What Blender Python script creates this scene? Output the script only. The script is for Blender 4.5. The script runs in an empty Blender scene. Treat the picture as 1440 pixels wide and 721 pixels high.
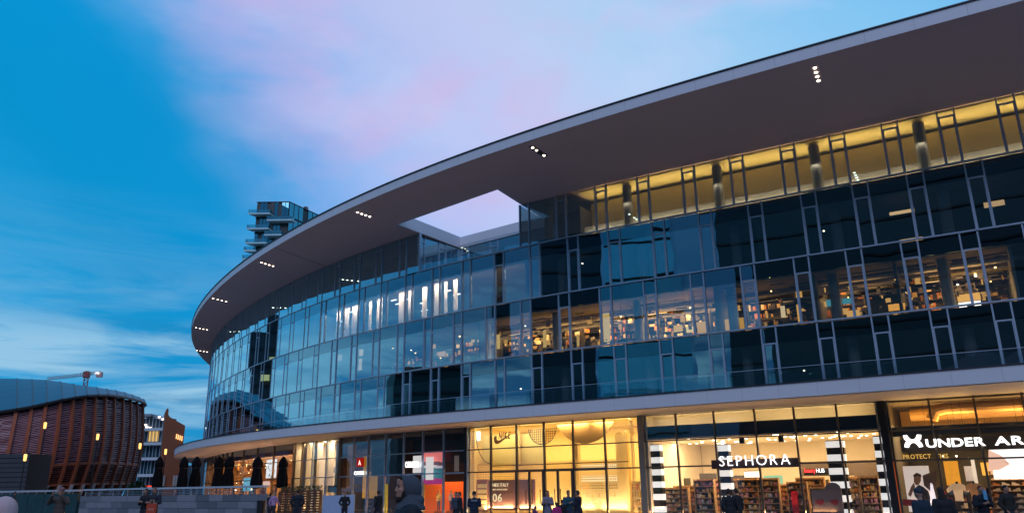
import bpy, bmesh, math, random
import numpy as np
from mathutils import Vector, Matrix, noise
from mathutils.geometry import delaunay_2d_cdt
random.seed(7)
SC = bpy.context.scene
COL = SC.collection
R = math.radians

# ------------------------------------------------------------------ camera
F_PX, PITCH, ROLL = 1091.65, R(16.611), R(-0.8121)
rt = Vector((1, 0, 0)); fw = Vector((0, math.cos(PITCH), math.sin(PITCH))); up = Vector((0, -math.sin(PITCH), math.cos(PITCH)))
cr = rt*math.cos(ROLL) + up*math.sin(ROLL)
cu = -rt*math.sin(ROLL) + up*math.cos(ROLL)
EYE = Vector((0, 0, 1.6))
cam_d = bpy.data.cameras.new('camera'); cam = bpy.data.objects.new('camera', cam_d); COL.objects.link(cam)
cam_d.sensor_width = 36; cam_d.lens = F_PX/1440*36; cam_d.clip_end = 6000; cam_d.clip_start = .1
cam.matrix_world = Matrix(((cr.x, cu.x, -fw.x, 0), (cr.y, cu.y, -fw.y, 0), (cr.z, cu.z, -fw.z, EYE.z), (0, 0, 0, 1)))
SC.camera = cam

def ray(px, py):
    return fw + cr*((px-720)/F_PX) + cu*((360.5-py)/F_PX)
def at(px, py, Y):                       # world point at forward distance Y on the sight line of a photo pixel
    d = ray(px, py); return EYE + d*(Y/d.y)
def atz(px, py, z):
    d = ray(px, py); return EYE + d*((z-1.6)/d.z)

# ------------------------------------------------------------------ render settings
SC.view_settings.view_transform = 'Standard'; SC.view_settings.look = 'None'
SC.view_settings.exposure = 0; SC.view_settings.gamma = 1
SC.cycles.max_bounces = 7; SC.cycles.diffuse_bounces = 3; SC.cycles.glossy_bounces = 4
SC.cycles.transmission_bounces = 4; SC.cycles.transparent_max_bounces = 24
SC.cycles.sample_clamp_indirect = 4; SC.cycles.caustics_reflective = False; SC.cycles.caustics_refractive = False

# ------------------------------------------------------------------ dusk sky
W = bpy.data.worlds.new('World'); SC.world = W; W.use_nodes = True
nt = W.node_tree; nt.nodes.clear()
class NB:
    def __init__(s, t): s.t = t
    def n(s, typ, **k):
        x = s.t.nodes.new(typ)
        for a, b in k.items(): setattr(x, a, b)
        return x
    def link(s, a, b): s.t.links.new(a, b)
    def val(s, sock, v):
        if hasattr(v, 'is_linked') or isinstance(v, bpy.types.NodeSocket): s.link(v, sock)
        else: sock.default_value = v
    def math(s, op, a, b=0.0, c=None, clamp=False):
        x = s.n('ShaderNodeMath', operation=op, use_clamp=clamp)
        s.val(x.inputs[0], a); s.val(x.inputs[1], b)
        if c is not None: s.val(x.inputs[2], c)
        return x.outputs[0]
    def mix(s, f, a, b, blend='MIX'):
        x = s.n('ShaderNodeMix', data_type='RGBA', blend_type=blend)
        s.val(x.inputs[0], f)
        s.val(x.inputs[6], a if not isinstance(a, tuple) else (*a[:3], 1)); s.val(x.inputs[7], b if not isinstance(b, tuple) else (*b[:3], 1))
        return x.outputs[2]
    def ramp(s, f, stops, interp='LINEAR'):
        x = s.n('ShaderNodeValToRGB'); r = x.color_ramp; r.interpolation = interp
        while len(r.elements) < len(stops): r.elements.new(.5)
        for e, (p, c) in zip(r.elements, stops):
            e.position = p; e.color = (*c, 1) if not isinstance(c, (int, float)) else (c, c, c, 1)
        s.val(x.inputs[0], f); return x.outputs[0]
    def noise(s, vec, scale, detail=3, rough=.5, dist=0):
        x = s.n('ShaderNodeTexNoise'); x.inputs['Scale'].default_value = scale; x.inputs['Detail'].default_value = detail
        x.inputs['Roughness'].default_value = rough; x.inputs['Distortion'].default_value = dist
        if vec is not None: s.link(vec, x.inputs['Vector'])
        return x.outputs[0]
    def mapping(s, vec, scale=(1, 1, 1), loc=(0, 0, 0), rot=(0, 0, 0)):
        x = s.n('ShaderNodeMapping'); s.link(vec, x.inputs[0]); x.inputs['Location'].default_value = loc
        x.inputs['Rotation'].default_value = rot; x.inputs['Scale'].default_value = scale
        return x.outputs[0]
b = NB(nt)
tc = b.n('ShaderNodeTexCoord'); vec = tc.outputs['Generated']
sep = b.n('ShaderNodeSeparateXYZ'); b.link(vec, sep.inputs[0])
az = b.math('ARCTAN2', sep.outputs[0], sep.outputs[1])
el = b.math('ARCSINE', sep.outputs[2])
wob = b.noise(b.mapping(vec, (1.6, 1.6, 3.2)), 1.3, 4, .55)
wob = b.math('MULTIPLY', b.math('SUBTRACT', wob, .5), .30)
# the mauve afterglow leans to the left with height
azl = b.math('ADD', b.math('ADD', az, wob), b.math('MULTIPLY', b.math('SUBTRACT', el, R(24)), .9))
def ap(d): return (d+180)/360
azn = b.math('ADD', b.math('MULTIPLY', azl, 1/(2*math.pi)), .5)
REAR = (.05, .19, .43)
base = b.ramp(azn, [(0, REAR), (ap(-115), REAR), (ap(-95), (.03, .24, .52)), (ap(-62), (.03, .42, .82)), (ap(-36), (0, .30, .66)),
                    (ap(-27), (.001, .30, .68)), (ap(-22), (.05, .35, .76)), (ap(-17), (.20, .43, .85)), (ap(-12), (.35, .51, .90)), (ap(-3), (.50, .58, .92)), (ap(5), (.54, .62, .93)),
                    (ap(14), (.46, .66, .94)), (ap(23), (.35, .63, .93)), (ap(33), (.23, .58, .93)), (ap(50), (.08, .42, .80)), (ap(80), (.10, .28, .55)), (ap(105), REAR), (1, REAR)])
# deepens towards the zenith, strongest on the blue side
eln = b.math('MULTIPLY', el, 2/math.pi)
deep = b.ramp(eln, [(0, .70), (.05, .88), (.12, .96), (.2, .95), (.28, .93), (.35, .98), (.5, .62), (1, .4)])
warmside = b.ramp(azn, [(ap(-27), 0.0), (ap(-12), 1.0), (ap(45), 1.0), (ap(90), 0.0)])
deepw = b.ramp(eln, [(0, .8), (.2, 1.0), (.45, .92), (.6, .6), (1, .3)])
dm = b.mix(warmside, deep, deepw)
col = b.mix(1.0, base, dm, 'MULTIPLY')
# pink cloud wisps in the glow
pk = b.noise(b.mapping(vec, (2.4, 2.4, 4.2), (3.1, 0.4, 1.0)), 1.9, 5, .55, .3)
pkf = b.math('MULTIPLY', b.ramp(pk, [(.48, 0.0), (.64, 1.0)]), b.math('MULTIPLY', warmside, .46))
col = b.mix(pkf, col, (.66, .46, .76))
pb = b.noise(b.mapping(vec, (2.4, 2.4, 4.2), (7.1, 2.4, 0.3)), 2.2, 4, .5, .3)
pbf = b.math('MULTIPLY', b.ramp(pb, [(.5, 0.0), (.75, 1.0)]), b.math('MULTIPLY', warmside, .6))
col = b.mix(pbf, col, (.56, .66, .95))
# low streaky clouds above the horizon, broad at 10-14 degrees
st = b.noise(b.mapping(vec, (1.5, 1.5, 10), (0, .6, .35)), 2.6, 6, .6, .6)
band = b.ramp(eln, [(0.0, .2), (.04, .6), (.07, 1.0), (.105, .95), (.125, .35), (.16, .16), (.22, .0)])
bank = b.ramp(b.math('ADD', b.math('MULTIPLY', az, 1/(2*math.pi)), .5), [(ap(-105), 0.0), (ap(-85), .10), (ap(-45), .13), (ap(-30), .03), (ap(-20), 0.0)])
sf = b.math('MULTIPLY', b.ramp(b.math('ADD', st, bank), [(.41, 0.0), (.62, 1.0)]), b.math('MULTIPLY', band, .85))
col = b.mix(sf, col, (.34, .60, .80))
dk = b.noise(b.mapping(vec, (1.5, 1.5, 13), (2, 1.6, .9)), 2.6, 5, .55, .4)
df = b.math('MULTIPLY', b.ramp(dk, [(.5, 0.0), (.68, 1.0)]), b.math('MULTIPLY', band, .55))
col = b.mix(df, col, (.015, .19, .42))
below = b.ramp(eln, [(0.0, 0.0), (.012, 1.0)])
bg = b.n('ShaderNodeBackground'); b.link(col, bg.inputs[0]); bg.inputs[1].default_value = 1.0
# faint physical dusk sky on top of it
sky = b.n('ShaderNodeTexSky', sky_type='NISHITA'); sky.sun_disc = False; sky.sun_elevation = R(1.5); sky.sun_rotation = R(20)
bg2 = b.n('ShaderNodeBackground'); b.link(sky.outputs[0], bg2.inputs[0]); bg2.inputs[1].default_value = 0.004
ad = b.n('ShaderNodeAddShader'); b.link(bg.outputs[0], ad.inputs[0]); b.link(bg2.outputs[0], ad.inputs[1])
wo = b.n('ShaderNodeOutputWorld'); b.link(ad.outputs[0], wo.inputs[0])
sd = bpy.data.lights.new('fill_sun', 'SUN'); sd.energy = 1.15; sd.angle = R(45); sd.color = (.68, .72, 1)
so = bpy.data.objects.new('fill_sun', sd); COL.objects.link(so)
so.rotation_euler = (R(50), 0, R(-6))        # broad soft fill added from behind the camera, standing in for dusk glow

# ------------------------------------------------------------------ materials
MATS = {}
def mat(name, col, rough=.6, metal=0, var=.12, nscale=3.0, emit=None, es=1, bump=0, bscale=40, spec=.5, stretch=(1, 1, 1)):
    if name in MATS: return MATS[name]
    m = bpy.data.materials.new(name); m.use_nodes = True; t = m.node_tree; q = NB(t)
    bs = t.nodes['Principled BSDF']
    tcn = q.n('ShaderNodeTexCoord'); v = q.mapping(tcn.outputs['Object'], stretch)
    n1 = q.noise(v, nscale, 5, .6)
    lo = tuple(max(0, c*(1-var)) for c in col); hi = tuple(min(1, c*(1+var)) for c in col)
    q.link(q.mix(n1, lo, hi), bs.inputs['Base Color'])
    bs.inputs['Metallic'].default_value = metal; bs.inputs['Specular IOR Level'].default_value = spec
    q.link(q.math('ADD', q.math('MULTIPLY', n1, .12), rough-.06), bs.inputs['Roughness'])
    if bump:
        bp = q.n('ShaderNodeBump'); bp.inputs['Strength'].default_value = bump; bp.inputs['Distance'].default_value = .01
        q.link(q.noise(v, bscale, 3), bp.inputs['Height']); q.link(bp.outputs[0], bs.inputs['Normal'])
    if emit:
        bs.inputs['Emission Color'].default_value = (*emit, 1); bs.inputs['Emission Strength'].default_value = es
    MATS[name] = m; return m
def emis(name, col, s):
    if name in MATS: return MATS[name]
    m = bpy.data.materials.new(name); m.use_nodes = True; t = m.node_tree; t.nodes.clear(); q = NB(t)
    e = q.n('ShaderNodeEmission'); e.inputs[0].default_value = (*col, 1); e.inputs[1].default_value = s
    o = q.n('ShaderNodeOutputMaterial'); q.link(e.outputs[0], o.inputs[0]); MATS[name] = m; return m
def glass(name, tint, base, gcol, rough=0.0, wave=0.0, wscale=.35, edge=.9, pw=2.6):
    m = bpy.data.materials.new(name); m.use_nodes = True; t = m.node_tree; t.nodes.clear(); q = NB(t)
    tr = q.n('ShaderNodeBsdfTransparent'); tr.inputs[0].default_value = (*tint, 1)
    gl = q.n('ShaderNodeBsdfGlossy'); gl.inputs[0].default_value = (*gcol, 1); gl.inputs['Roughness'].default_value = rough
    lw = q.n('ShaderNodeLayerWeight'); lw.inputs[0].default_value = .5
    f = q.math('POWER', lw.outputs['Facing'], pw)
    f = q.math('ADD', q.math('MULTIPLY', f, edge-base), base, clamp=True)
    if wave:
        bp = q.n('ShaderNodeBump'); bp.inputs['Strength'].default_value = 1; bp.inputs['Distance'].default_value = wave
        g = q.n('ShaderNodeNewGeometry')
        q.link(q.noise(g.outputs['Position'], wscale, 2, .4), bp.inputs['Height']); q.link(bp.outputs[0], gl.inputs['Normal'])
    mx = q.n('ShaderNodeMixShader'); q.link(f, mx.inputs[0]); q.link(tr.outputs[0], mx.inputs[1]); q.link(gl.outputs[0], mx.inputs[2])
    o = q.n('ShaderNodeOutputMaterial'); q.link(mx.outputs[0], o.inputs[0]); MATS[name] = m; return m

GL_UP = glass('facade_glass', (.80, .84, .84), .19, (.56, .90, 1.0), wave=.006, wscale=.35, edge=1.05, pw=1.4)
GL_DK = glass('spandrel_glass', (.10, .16, .2), .21, (.52, .84, .96), wave=.006, wscale=.35, edge=1.0, pw=1.7)
GL_SH = glass('shop_glass', (.97, .98, .98), .05, (.7, .85, .95), wave=.006, wscale=.5, edge=.7)
GL_CL = glass('clear_glass', (.86, .93, .95), .10, (.7, .9, .97), wave=.003)
M_MUL = mat('silver_mullion', (.44, .53, .64), .38, .5, .1)
M_MULD = mat('dark_mullion', (.10, .085, .08), .4, .5, .15)
M_BRZ = mat('bronze_mullion', (.20, .15, .11), .35, .7, .15)
M_WHT = mat('white_paint', (.74, .72, .76), .5, 0, .04, .3, bump=.1, bscale=6)
M_SOF = mat('soffit_paint', (.80, .60, .59), .6, 0, .07, .25)
M_EDGE = mat('dark_edge_trim', (.05, .05, .06), .5, .4)
M_SLAB = mat('slab_dark', (.10, .10, .11), .8)
M_CEIL = mat('ceiling_dark', (.12, .09, .06), .8, 0, .5, 2.0)
M_INT = mat('interior_wall_grey', (.16, .15, .15), .8, 0, .4, .6)
M_BLK = mat('black_paint', (.014, .014, .016), .45)
M_CONC = mat('concrete', (.34, .33, .32), .8, 0, .2, 2, bump=.3)
M_CREAM = mat('cream_paint', (.80, .70, .52), .6, 0, .05)
M_YEL = mat('yellow_paint', (.86, .64, .27), .55, 0, .05)
M_WOOD = mat('dark_wood', (.10, .045, .025), .6, 0, .4, 6)
M_OAK = mat('oak_shelf', (.50, .30, .13), .5, 0, .3, 5)

TS = bpy.data.scenes.new('workshop')
def evaluated(o):
    TS.collection.objects.link(o)
    with bpy.context.temp_override(scene=TS, view_layer=TS.view_layers[0]):
        dg = bpy.context.evaluated_depsgraph_get(); dg.update()
        return bpy.data.meshes.new_from_object(o.evaluated_get(dg))
# ------------------------------------------------------------------ mesh helpers
class MB:
    def __init__(s): s.v = []; s.f = []; s.mi = []
    def add(s, vs, fs, mi=0):
        o = len(s.v); s.v += [tuple(v) for v in vs]; s.f += [tuple(i+o for i in f) for f in fs]; s.mi += [mi]*len(fs); return s
    def hexa(s, p, mi=0):      # p: 4 bottom ccw, 4 top
        return s.add(p, [(3, 2, 1, 0), (4, 5, 6, 7), (0, 1, 5, 4), (1, 2, 6, 5), (2, 3, 7, 6), (3, 0, 4, 7)], mi)
    def box(s, c, d, rz=0, mi=0, M=None):
        hx, hy, hz = d[0]/2, d[1]/2, d[2]/2; ca, sa = math.cos(rz), math.sin(rz); P = []
        for z in (-hz, hz):
            for x, y in ((-hx, -hy), (hx, -hy), (hx, hy), (-hx, hy)):
                q = Vector((c[0]+x*ca-y*sa, c[1]+x*sa+y*ca, c[2]+z)); P.append(M @ q if M else q)
        return s.hexa(P, mi)
    def tube(s, a, c, r0, r1=None, n=8, mi=0):
        a = Vector(a); c = Vector(c); r1 = r0 if r1 is None else r1
        d = (c-a).normalized(); u = d.orthogonal().normalized(); w = d.cross(u); vs = []
        for P, r in ((a, r0), (c, r1)):
            for i in range(n):
                t = 2*math.pi*i/n; vs.append(P+u*math.cos(t)*r+w*math.sin(t)*r)
        fs = [(i, (i+1) % n, n+(i+1) % n, n+i) for i in range(n)]+[tuple(range(n-1, -1, -1)), tuple(range(n, 2*n))]
        return s.add(vs, fs, mi)
    def lathe(s, c, prof, n=12, mi=0, wob=0):
        vs = []; k = len(prof)
        for r, z in prof:
            for i in range(n):
                t = 2*math.pi*i/n; rr = r*(1+wob*math.cos(i*math.pi)); vs.append((c[0]+rr*math.cos(t), c[1]+rr*math.sin(t), c[2]+z))
        fs = [(j*n+i, j*n+(i+1) % n, (j+1)*n+(i+1) % n, (j+1)*n+i) for j in range(k-1) for i in range(n)]
        fs += [tuple(range(n-1, -1, -1)), tuple(range((k-1)*n, k*n))]
        return s.add(vs, fs, mi)
    def ell(s, c, r, n=10, m=7, mi=0, rot=None):
        vs = []; c = Vector(c)
        for j in range(1, m):
            ph = math.pi*j/m
            for i in range(n):
                t = 2*math.pi*i/n; q = Vector((r[0]*math.sin(ph)*math.cos(t), r[1]*math.sin(ph)*math.sin(t), r[2]*math.cos(ph)))
                if rot: q = rot @ q
                vs.append(c+q)
        top = len(vs); q = Vector((0, 0, r[2])); q = rot @ q if rot else q; vs.append(c+q); vs.append(c-q)
        fs = [(j*n+i, (j+1)*n+i, (j+1)*n+(i+1) % n, j*n+(i+1) % n) for j in range(m-2) for i in range(n)]
        fs += [(top, i, (i+1) % n) for i in range(n)]+[(top+1, (m-2)*n+(i+1) % n, (m-2)*n+i) for i in range(n)]
        return s.add(vs, fs, mi)
    def prism(s, pts, ext, mi=0):   # pts: closed 3D polygon, ext: vector
        n = len(pts); e = Vector(ext); vs = [Vector(p) for p in pts]+[Vector(p)+e for p in pts]
        return s.add(vs, [tuple(range(n-1, -1, -1)), tuple(range(n, 2*n))]+[(i, (i+1) % n, n+(i+1) % n, n+i) for i in range(n)], mi)
    def build(s, name, m, parent=None, smooth=False, **tags):
        me = bpy.data.meshes.new(name); me.from_pydata(s.v, [], s.f)
        for x in (m if isinstance(m, (list, tuple)) else [m]): me.materials.append(x)
        me.polygons.foreach_set('material_index', s.mi)
        if smooth: me.polygons.foreach_set('use_smooth', [True]*len(s.f))
        bm = bmesh.new(); bm.from_mesh(me); bmesh.ops.recalc_face_normals(bm, faces=bm.faces); bm.to_mesh(me); bm.free()
        o = bpy.data.objects.new(name, me); COL.objects.link(o)
        if parent: o.parent = parent
        tag(o, **tags); return o
def tag(o, label=None, cat=None, group=None, kind=None):
    if label: o['label'] = label
    if cat: o['category'] = cat
    if group: o['group'] = group
    if kind: o['kind'] = kind
    return o
def thing(name, label, cat, loc=(0, 0, 0), rz=0, group=None, M=None):
    o = bpy.data.objects.new(name, None); COL.objects.link(o); o.empty_display_size = .2
    if M is not None: o.matrix_world = M
    else: o.location = loc; o.rotation_euler = (0, 0, rz)
    return tag(o, label, cat, group)
def empty_part(name, parent):
    o = bpy.data.objects.new(name, None); COL.objects.link(o); o.parent = parent; return o
def copy_obj(o, parent=None, **t):
    c = o.copy(); COL.objects.link(c)
    if parent: c.parent = parent
    tag(c, **t)
    return c
def copy_tree(o, parent=None):
    c = o.copy(); COL.objects.link(c)
    if parent: c.parent = parent
    for ch in o.children: copy_tree(ch, c)
    return c
def area(name, loc, direction, sx, sy, power, col, parent=None, spread=None):
    l = bpy.data.lights.new(name, 'AREA'); l.shape = 'RECTANGLE'; l.size = sx; l.size_y = sy; l.energy = power; l.color = col
    if spread: l.spread = spread
    o = bpy.data.objects.new(name, l); COL.objects.link(o); o.location = loc
    o.rotation_euler = Vector(direction).to_track_quat('-Z', 'Y').to_euler(); return o

# ------------------------------------------------------------------ plan curves of the curved building
CX, CY = 38., 94.
CF = [80.74, -16.678, 21.864, -5.355, 1.058, .522, -.676]
CL = [79.666, -9.076, 14.717, -1.273, -1.301, 1.019]
CR = [87.106, -20.792, 20.606, -4.327, .539, 1.287, -1.126, .416]
cheb = np.polynomial.chebyshev.chebval
def rad(ph, c): return cheb(np.clip((ph-.6)/1.2, -1.3, 1.3), c)
PH = np.radians(np.linspace(-14, 124, 5521)); RF = rad(PH, CF)
XF = CX-RF*np.sin(PH); YF = CY-RF*np.cos(PH)
S = np.r_[0, np.cumsum(np.hypot(np.diff(XF), np.diff(YF)))]
S += 142.8 - np.interp(R(16), PH, S)
def phi_s(s): return float(np.interp(s, S, PH))
def fr(s):            # point, outward normal, right-hand direction seen from outside
    i = int(np.clip(np.searchsorted(S, s), 3, len(S)-4))
    P = Vector((float(np.interp(s, S, XF)), float(np.interp(s, S, YF)), 0))
    t = Vector((XF[i-3]-XF[i+3], YF[i-3]-YF[i+3], 0)).normalized()    # towards smaller s = viewer's right
    n = Vector((t.y, -t.x, 0))
    return P, n, t
def W3(s, out, z):
    P, n, t = fr(s); q = P+n*out; q.z = z; return q
def curv(c, ph, dr=0, z=0):
    r = float(rad(ph, c))+dr; return Vector((CX-r*math.sin(ph), CY-r*math.cos(ph), z))
def fbox(mb, s0, s1, o0, o1, z0, z1, mi=0, n=1):
    for k in range(n):
        a = s0+(s1-s0)*k/n; c = s0+(s1-s0)*(k+1)/n
        P = [W3(a, o0, z0), W3(c, o0, z0), W3(c, o1, z0), W3(a, o1, z0), W3(a, o0, z1), W3(c, o0, z1), W3(c, o1, z1), W3(a, o1, z1)]
        mb.hexa(P, mi)
    return mb
def FM(s, out, z, tilt=0):     # local frame: x to the viewer's right, y up, z outward
    P, n, t = fr(s); q = P+n*out
    return Matrix(((t.x, 0, n.x, q.x), (t.y, 0, n.y, q.y), (0, 1, 0, z), (0, 0, 0, 1)))
LV = [5.80, 9.16, 12.53, 15.89, 18.75]
NK = 0
exec_sections = True

def sx(px, z, dr=0.0):        # arc position on the facade curve (offset dr) whose point at height z stands on photo column px
    X = XF-np.sin(PH)*dr; Y = YF-np.cos(PH)*dr
    dx, dy, dz = X, Y, z-1.6
    dep = dy*fw.y+dz*fw.z
    u = (dx*cr.x+dy*cr.y+dz*cr.z)/dep*F_PX+720
    m = (S > 136) & (S < 222)
    return float(np.interp(-px, -u[m], S[m]))

# ------------------------------------------------------------------ ground
g = MB(); g.add([(-900, -500, 0), (900, -500, 0), (900, 1400, 0), (-900, 1400, 0)], [(0, 1, 2, 3)])
mg = mat('plaza_paving', (.21, .18, .165), .32, 0, .3, .35, bump=.25, bscale=3)
g.build('ground', mg, kind='structure')
pv = MB()
for i in range(-30, 21):
    pv.add([(i*4-.03, 8, .004), (i*4+.03, 8, .004), (i*4+.03, 150, .004), (i*4-.03, 150, .004)], [(0, 1, 2, 3)])
for j in range(2, 37):
    pv.add([(-120, j*4-.03, .008), (80, j*4-.03, .008), (80, j*4+.03, .008), (-120, j*4+.03, .008)], [(0, 1, 2, 3)])
pv.build('paving_joint', mat('joint_dark', (.03, .03, .033), .7), kind='stuff')

# ================================================================== THE CURVED BUILDING
BLD = thing('curved_commercial_building', 'long curved glass building with overhanging pale roof and lit shops below', 'building', (12, 39, 0))
def wpart(mb, name, m, par, **t):      # par: a thing (Empty, unrotated) or a part built by wpart; mb in world coordinates
    o = mb.build(name, m, None, **t); o.parent = par
    if par.parent is None: o.location = -Vector(par.location)
    return o
def part(mb, name, m, parent=None, **t): return wpart(mb, name, m, parent or BLD, **t)

def ring(mb, cA, dA, cB, dB, z0, z1, p0=-13, p1=123, st=1.0):
    n = int((p1-p0)/st)
    for k in range(n):
        a = R(p0+(p1-p0)*k/n); c = R(p0+(p1-p0)*(k+1)/n)
        A0, A1 = curv(cA, a, dA), curv(cA, c, dA); B0, B1 = curv(cB, a, dB), curv(cB, c, dB)
        mb.hexa([(A0.x, A0.y, z0), (A1.x, A1.y, z0), (B1.x, B1.y, z0), (B0.x, B0.y, z0), (A0.x, A0.y, z1), (A1.x, A1.y, z1), (B1.x, B1.y, z1), (B0.x, B0.y, z1)])
    return mb
# ledge: white fascia + body, dark top trim, soffit
part(ring(MB(), CL, 0, CF, .12, 5.27, 5.88), 'ledge', M_WHT)
part(ring(MB(), CL, .05, CL, -.12, 5.885, 5.935), 'ledge_trim', M_EDGE)
part(ring(MB(), CL, -.06, CF, -.30, 5.235, 5.265), 'ledge_soffit', mat('ledge_soffit_paint', (.66, .56, .50), .55, 0, .05, .3))
part(ring(MB(), CF, .11, CF, -.22, 5.27, 5.80), 'floor_edge', M_SLAB)
for z in LV[1:4]:
    part(ring(MB(), CF, -.10, CF, -14, z-.20, z-.02, p0=0, p1=112, st=2), 'floor_slab', M_CONC)
    part(ring(MB(), CF, -.22, CF, -14, z-.82, z-.76, p0=0, p1=112, st=2), 'suspended_ceiling', M_CEIL)
part(ring(MB(), CF, -.23, CF, -14, 5.30, 5.78, p0=0, p1=112, st=2), 'first_floor_slab', M_SLAB)
bw = MB()
ring(bw, CF, -9, CF, -9.2, 5.8, 15.85, p0=0, p1=112, st=2)
part(bw, 'interior_back_wall', M_INT)
bw = MB()
ring(bw, CF, -13.8, CF, -14, 0, 18.7, p0=-13, p1=123, st=2)
part(bw, 'rear_wall', M_INT)

# roof slab with its skylight opening
opn = [(-7.65, 49.54), (-.81, 43.45), (2.80, 50.07), (-3.82, 55.12)]
outer = []
for k in range(0, 109): outer.append(tuple(curv(CR, R(-13+136*k/108)))[:2])
inner = []
for k in range(0, 55): inner.append(tuple(curv(CF, R(123-136*k/54), -24))[:2])
poly = outer+inner; n0 = len(poly)
pts = [Vector(p) for p in poly+opn]
edges = [(i, (i+1) % n0) for i in range(n0)]+[(n0+i, n0+(i+1) % 4) for i in range(4)]
vo, eo, fo, _, _, _ = delaunay_2d_cdt(pts, edges, [], 0, 1e-4)
def inside(p, poly):
    c = False; j = len(poly)-1
    for i in range(len(poly)):
        a, b2 = poly[i], poly[j]
        if (a[1] > p[1]) != (b2[1] > p[1]) and p[0] < (b2[0]-a[0])*(p[1]-a[1])/(b2[1]-a[1])+a[0]: c = not c
        j = i
    return c
rf = MB(); fs = []
for f in fo:
    c = sum((vo[i] for i in f), Vector((0, 0)))/len(f)
    if inside(c, poly) and not inside(c, opn): fs.append(tuple(f))
ZS, ZT = 18.75, 19.27
rf.add([(v.x, v.y, ZS) for v in vo], fs)
part(rf, 'roof_soffit', M_SOF)
rt_ = MB(); rt_.add([(v.x, v.y, ZT+.01) for v in vo], fs); part(rt_, 'roof_top', M_CONC)
fa = MB()
for i in range(len(outer)-1):
    a, c = outer[i], outer[i+1]
    fa.add([(a[0], a[1], ZS-.004), (c[0], c[1], ZS-.004), (c[0], c[1], ZT), (a[0], a[1], ZT)], [(0, 1, 2, 3)])
part(fa, 'roof_fascia', M_WHT)
part(ring(MB(), CR, .06, CR, -.1, ZT+.012, ZT+.07), 'roof_trim', M_EDGE)
rim = MB()
for i in range(4):
    a = Vector(opn[i]); c = Vector(opn[(i+1) % 4]); m0 = sum((Vector(q) for q in opn), Vector((0, 0)))/4
    ao = a+(a-m0).normalized()*.2; co = c+(c-m0).normalized()*.2
    rim.hexa([(a.x, a.y, ZS-.006), (c.x, c.y, ZS-.006), (co.x, co.y, ZS-.006), (ao.x, ao.y, ZS-.006), (a.x, a.y, 19.6), (c.x, c.y, 19.6), (co.x, co.y, 19.6), (ao.x, ao.y, 19.6)])
part(rim, 'skylight_rim', M_WHT)
jt = MB()
for i in range(0, 90):
    ph_ = R(-8+1.45*i)
    if ph_ > R(122): break
    for c_, za_, zb_ in ((CR, ZS, ZT), (CL, 5.27, 5.88)):
        a = curv(c_, ph_, .004); c = curv(c_, ph_+R(.012), .004); jt.add([(a.x, a.y, za_), (c.x, c.y, za_), (c.x, c.y, zb_), (a.x, a.y, zb_)], [(0, 1, 2, 3)])
part(jt, 'fascia_joint', mat('joint_grey', (.48, .48, .52), .7), kind='stuff')
# a panel joint in the soffit
j = MB(); j.hexa([(-17.45, 54.3, ZS-.012), (-17.38, 54.37, ZS-.012), (-14.72, 59.7, ZS-.012), (-14.8, 59.66, ZS-.012), (-17.45, 54.3, ZS-.005), (-17.38, 54.37, ZS-.005), (-14.72, 59.7, ZS-.005), (-14.8, 59.66, ZS-.005)])
part(j, 'soffit_joint', M_EDGE)
# recessed downlights in the roof overhang, four to a housing
dl_spots = [(13.14, 29.73, 13.71, 30.84, 4), (1.17, 37.47, 1.8, 38.49, 3), (-9.89, 47.0, -9.26, 47.84, 4), (-19.55, 58.07, -18.95, 59.11, 4), (-27.57, 69.53, -26.87, 70.85, 4),
            (-34.29, 82.59, -33.6, 83.82, 4), (-39.71, 96.59, -38.9, 97.8, 4), (-42.95, 109.96, -42.5, 111.4, 4)]
M_LAMP = emis('downlight_glow', (1, .80, .62), 9)
for a in dl_spots:
    A = Vector((a[0], a[1], 0)); B_ = Vector((a[2], a[3], 0)); d = (B_-A); u = d.normalized(); w = Vector((-u.y, u.x, 0))
    A2, B2 = A-u*.18, B_+u*.18; h = MB()
    h.hexa([(*(A2-w*.15)[:2], ZS-.025), (*(B2-w*.15)[:2], ZS-.025), (*(B2+w*.15)[:2], ZS-.025), (*(A2+w*.15)[:2], ZS-.025),
            (*(A2-w*.15)[:2], ZS-.003), (*(B2-w*.15)[:2], ZS-.003), (*(B2+w*.15)[:2], ZS-.003), (*(A2+w*.15)[:2], ZS-.003)])
    ho = part(h, 'downlight_housing', M_SOF if a[4] == 4 else M_EDGE)
    for k in range(4):
        if a[4] == 3 and k == 2: continue
        P = A+d*(k/3); l = MB(); l.lathe((P.x, P.y, ZS-.055), [(.06, 0), (.07, .02), (.07, .028)], 10)
        part(l, 'downlight', M_LAMP, ho)

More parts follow.
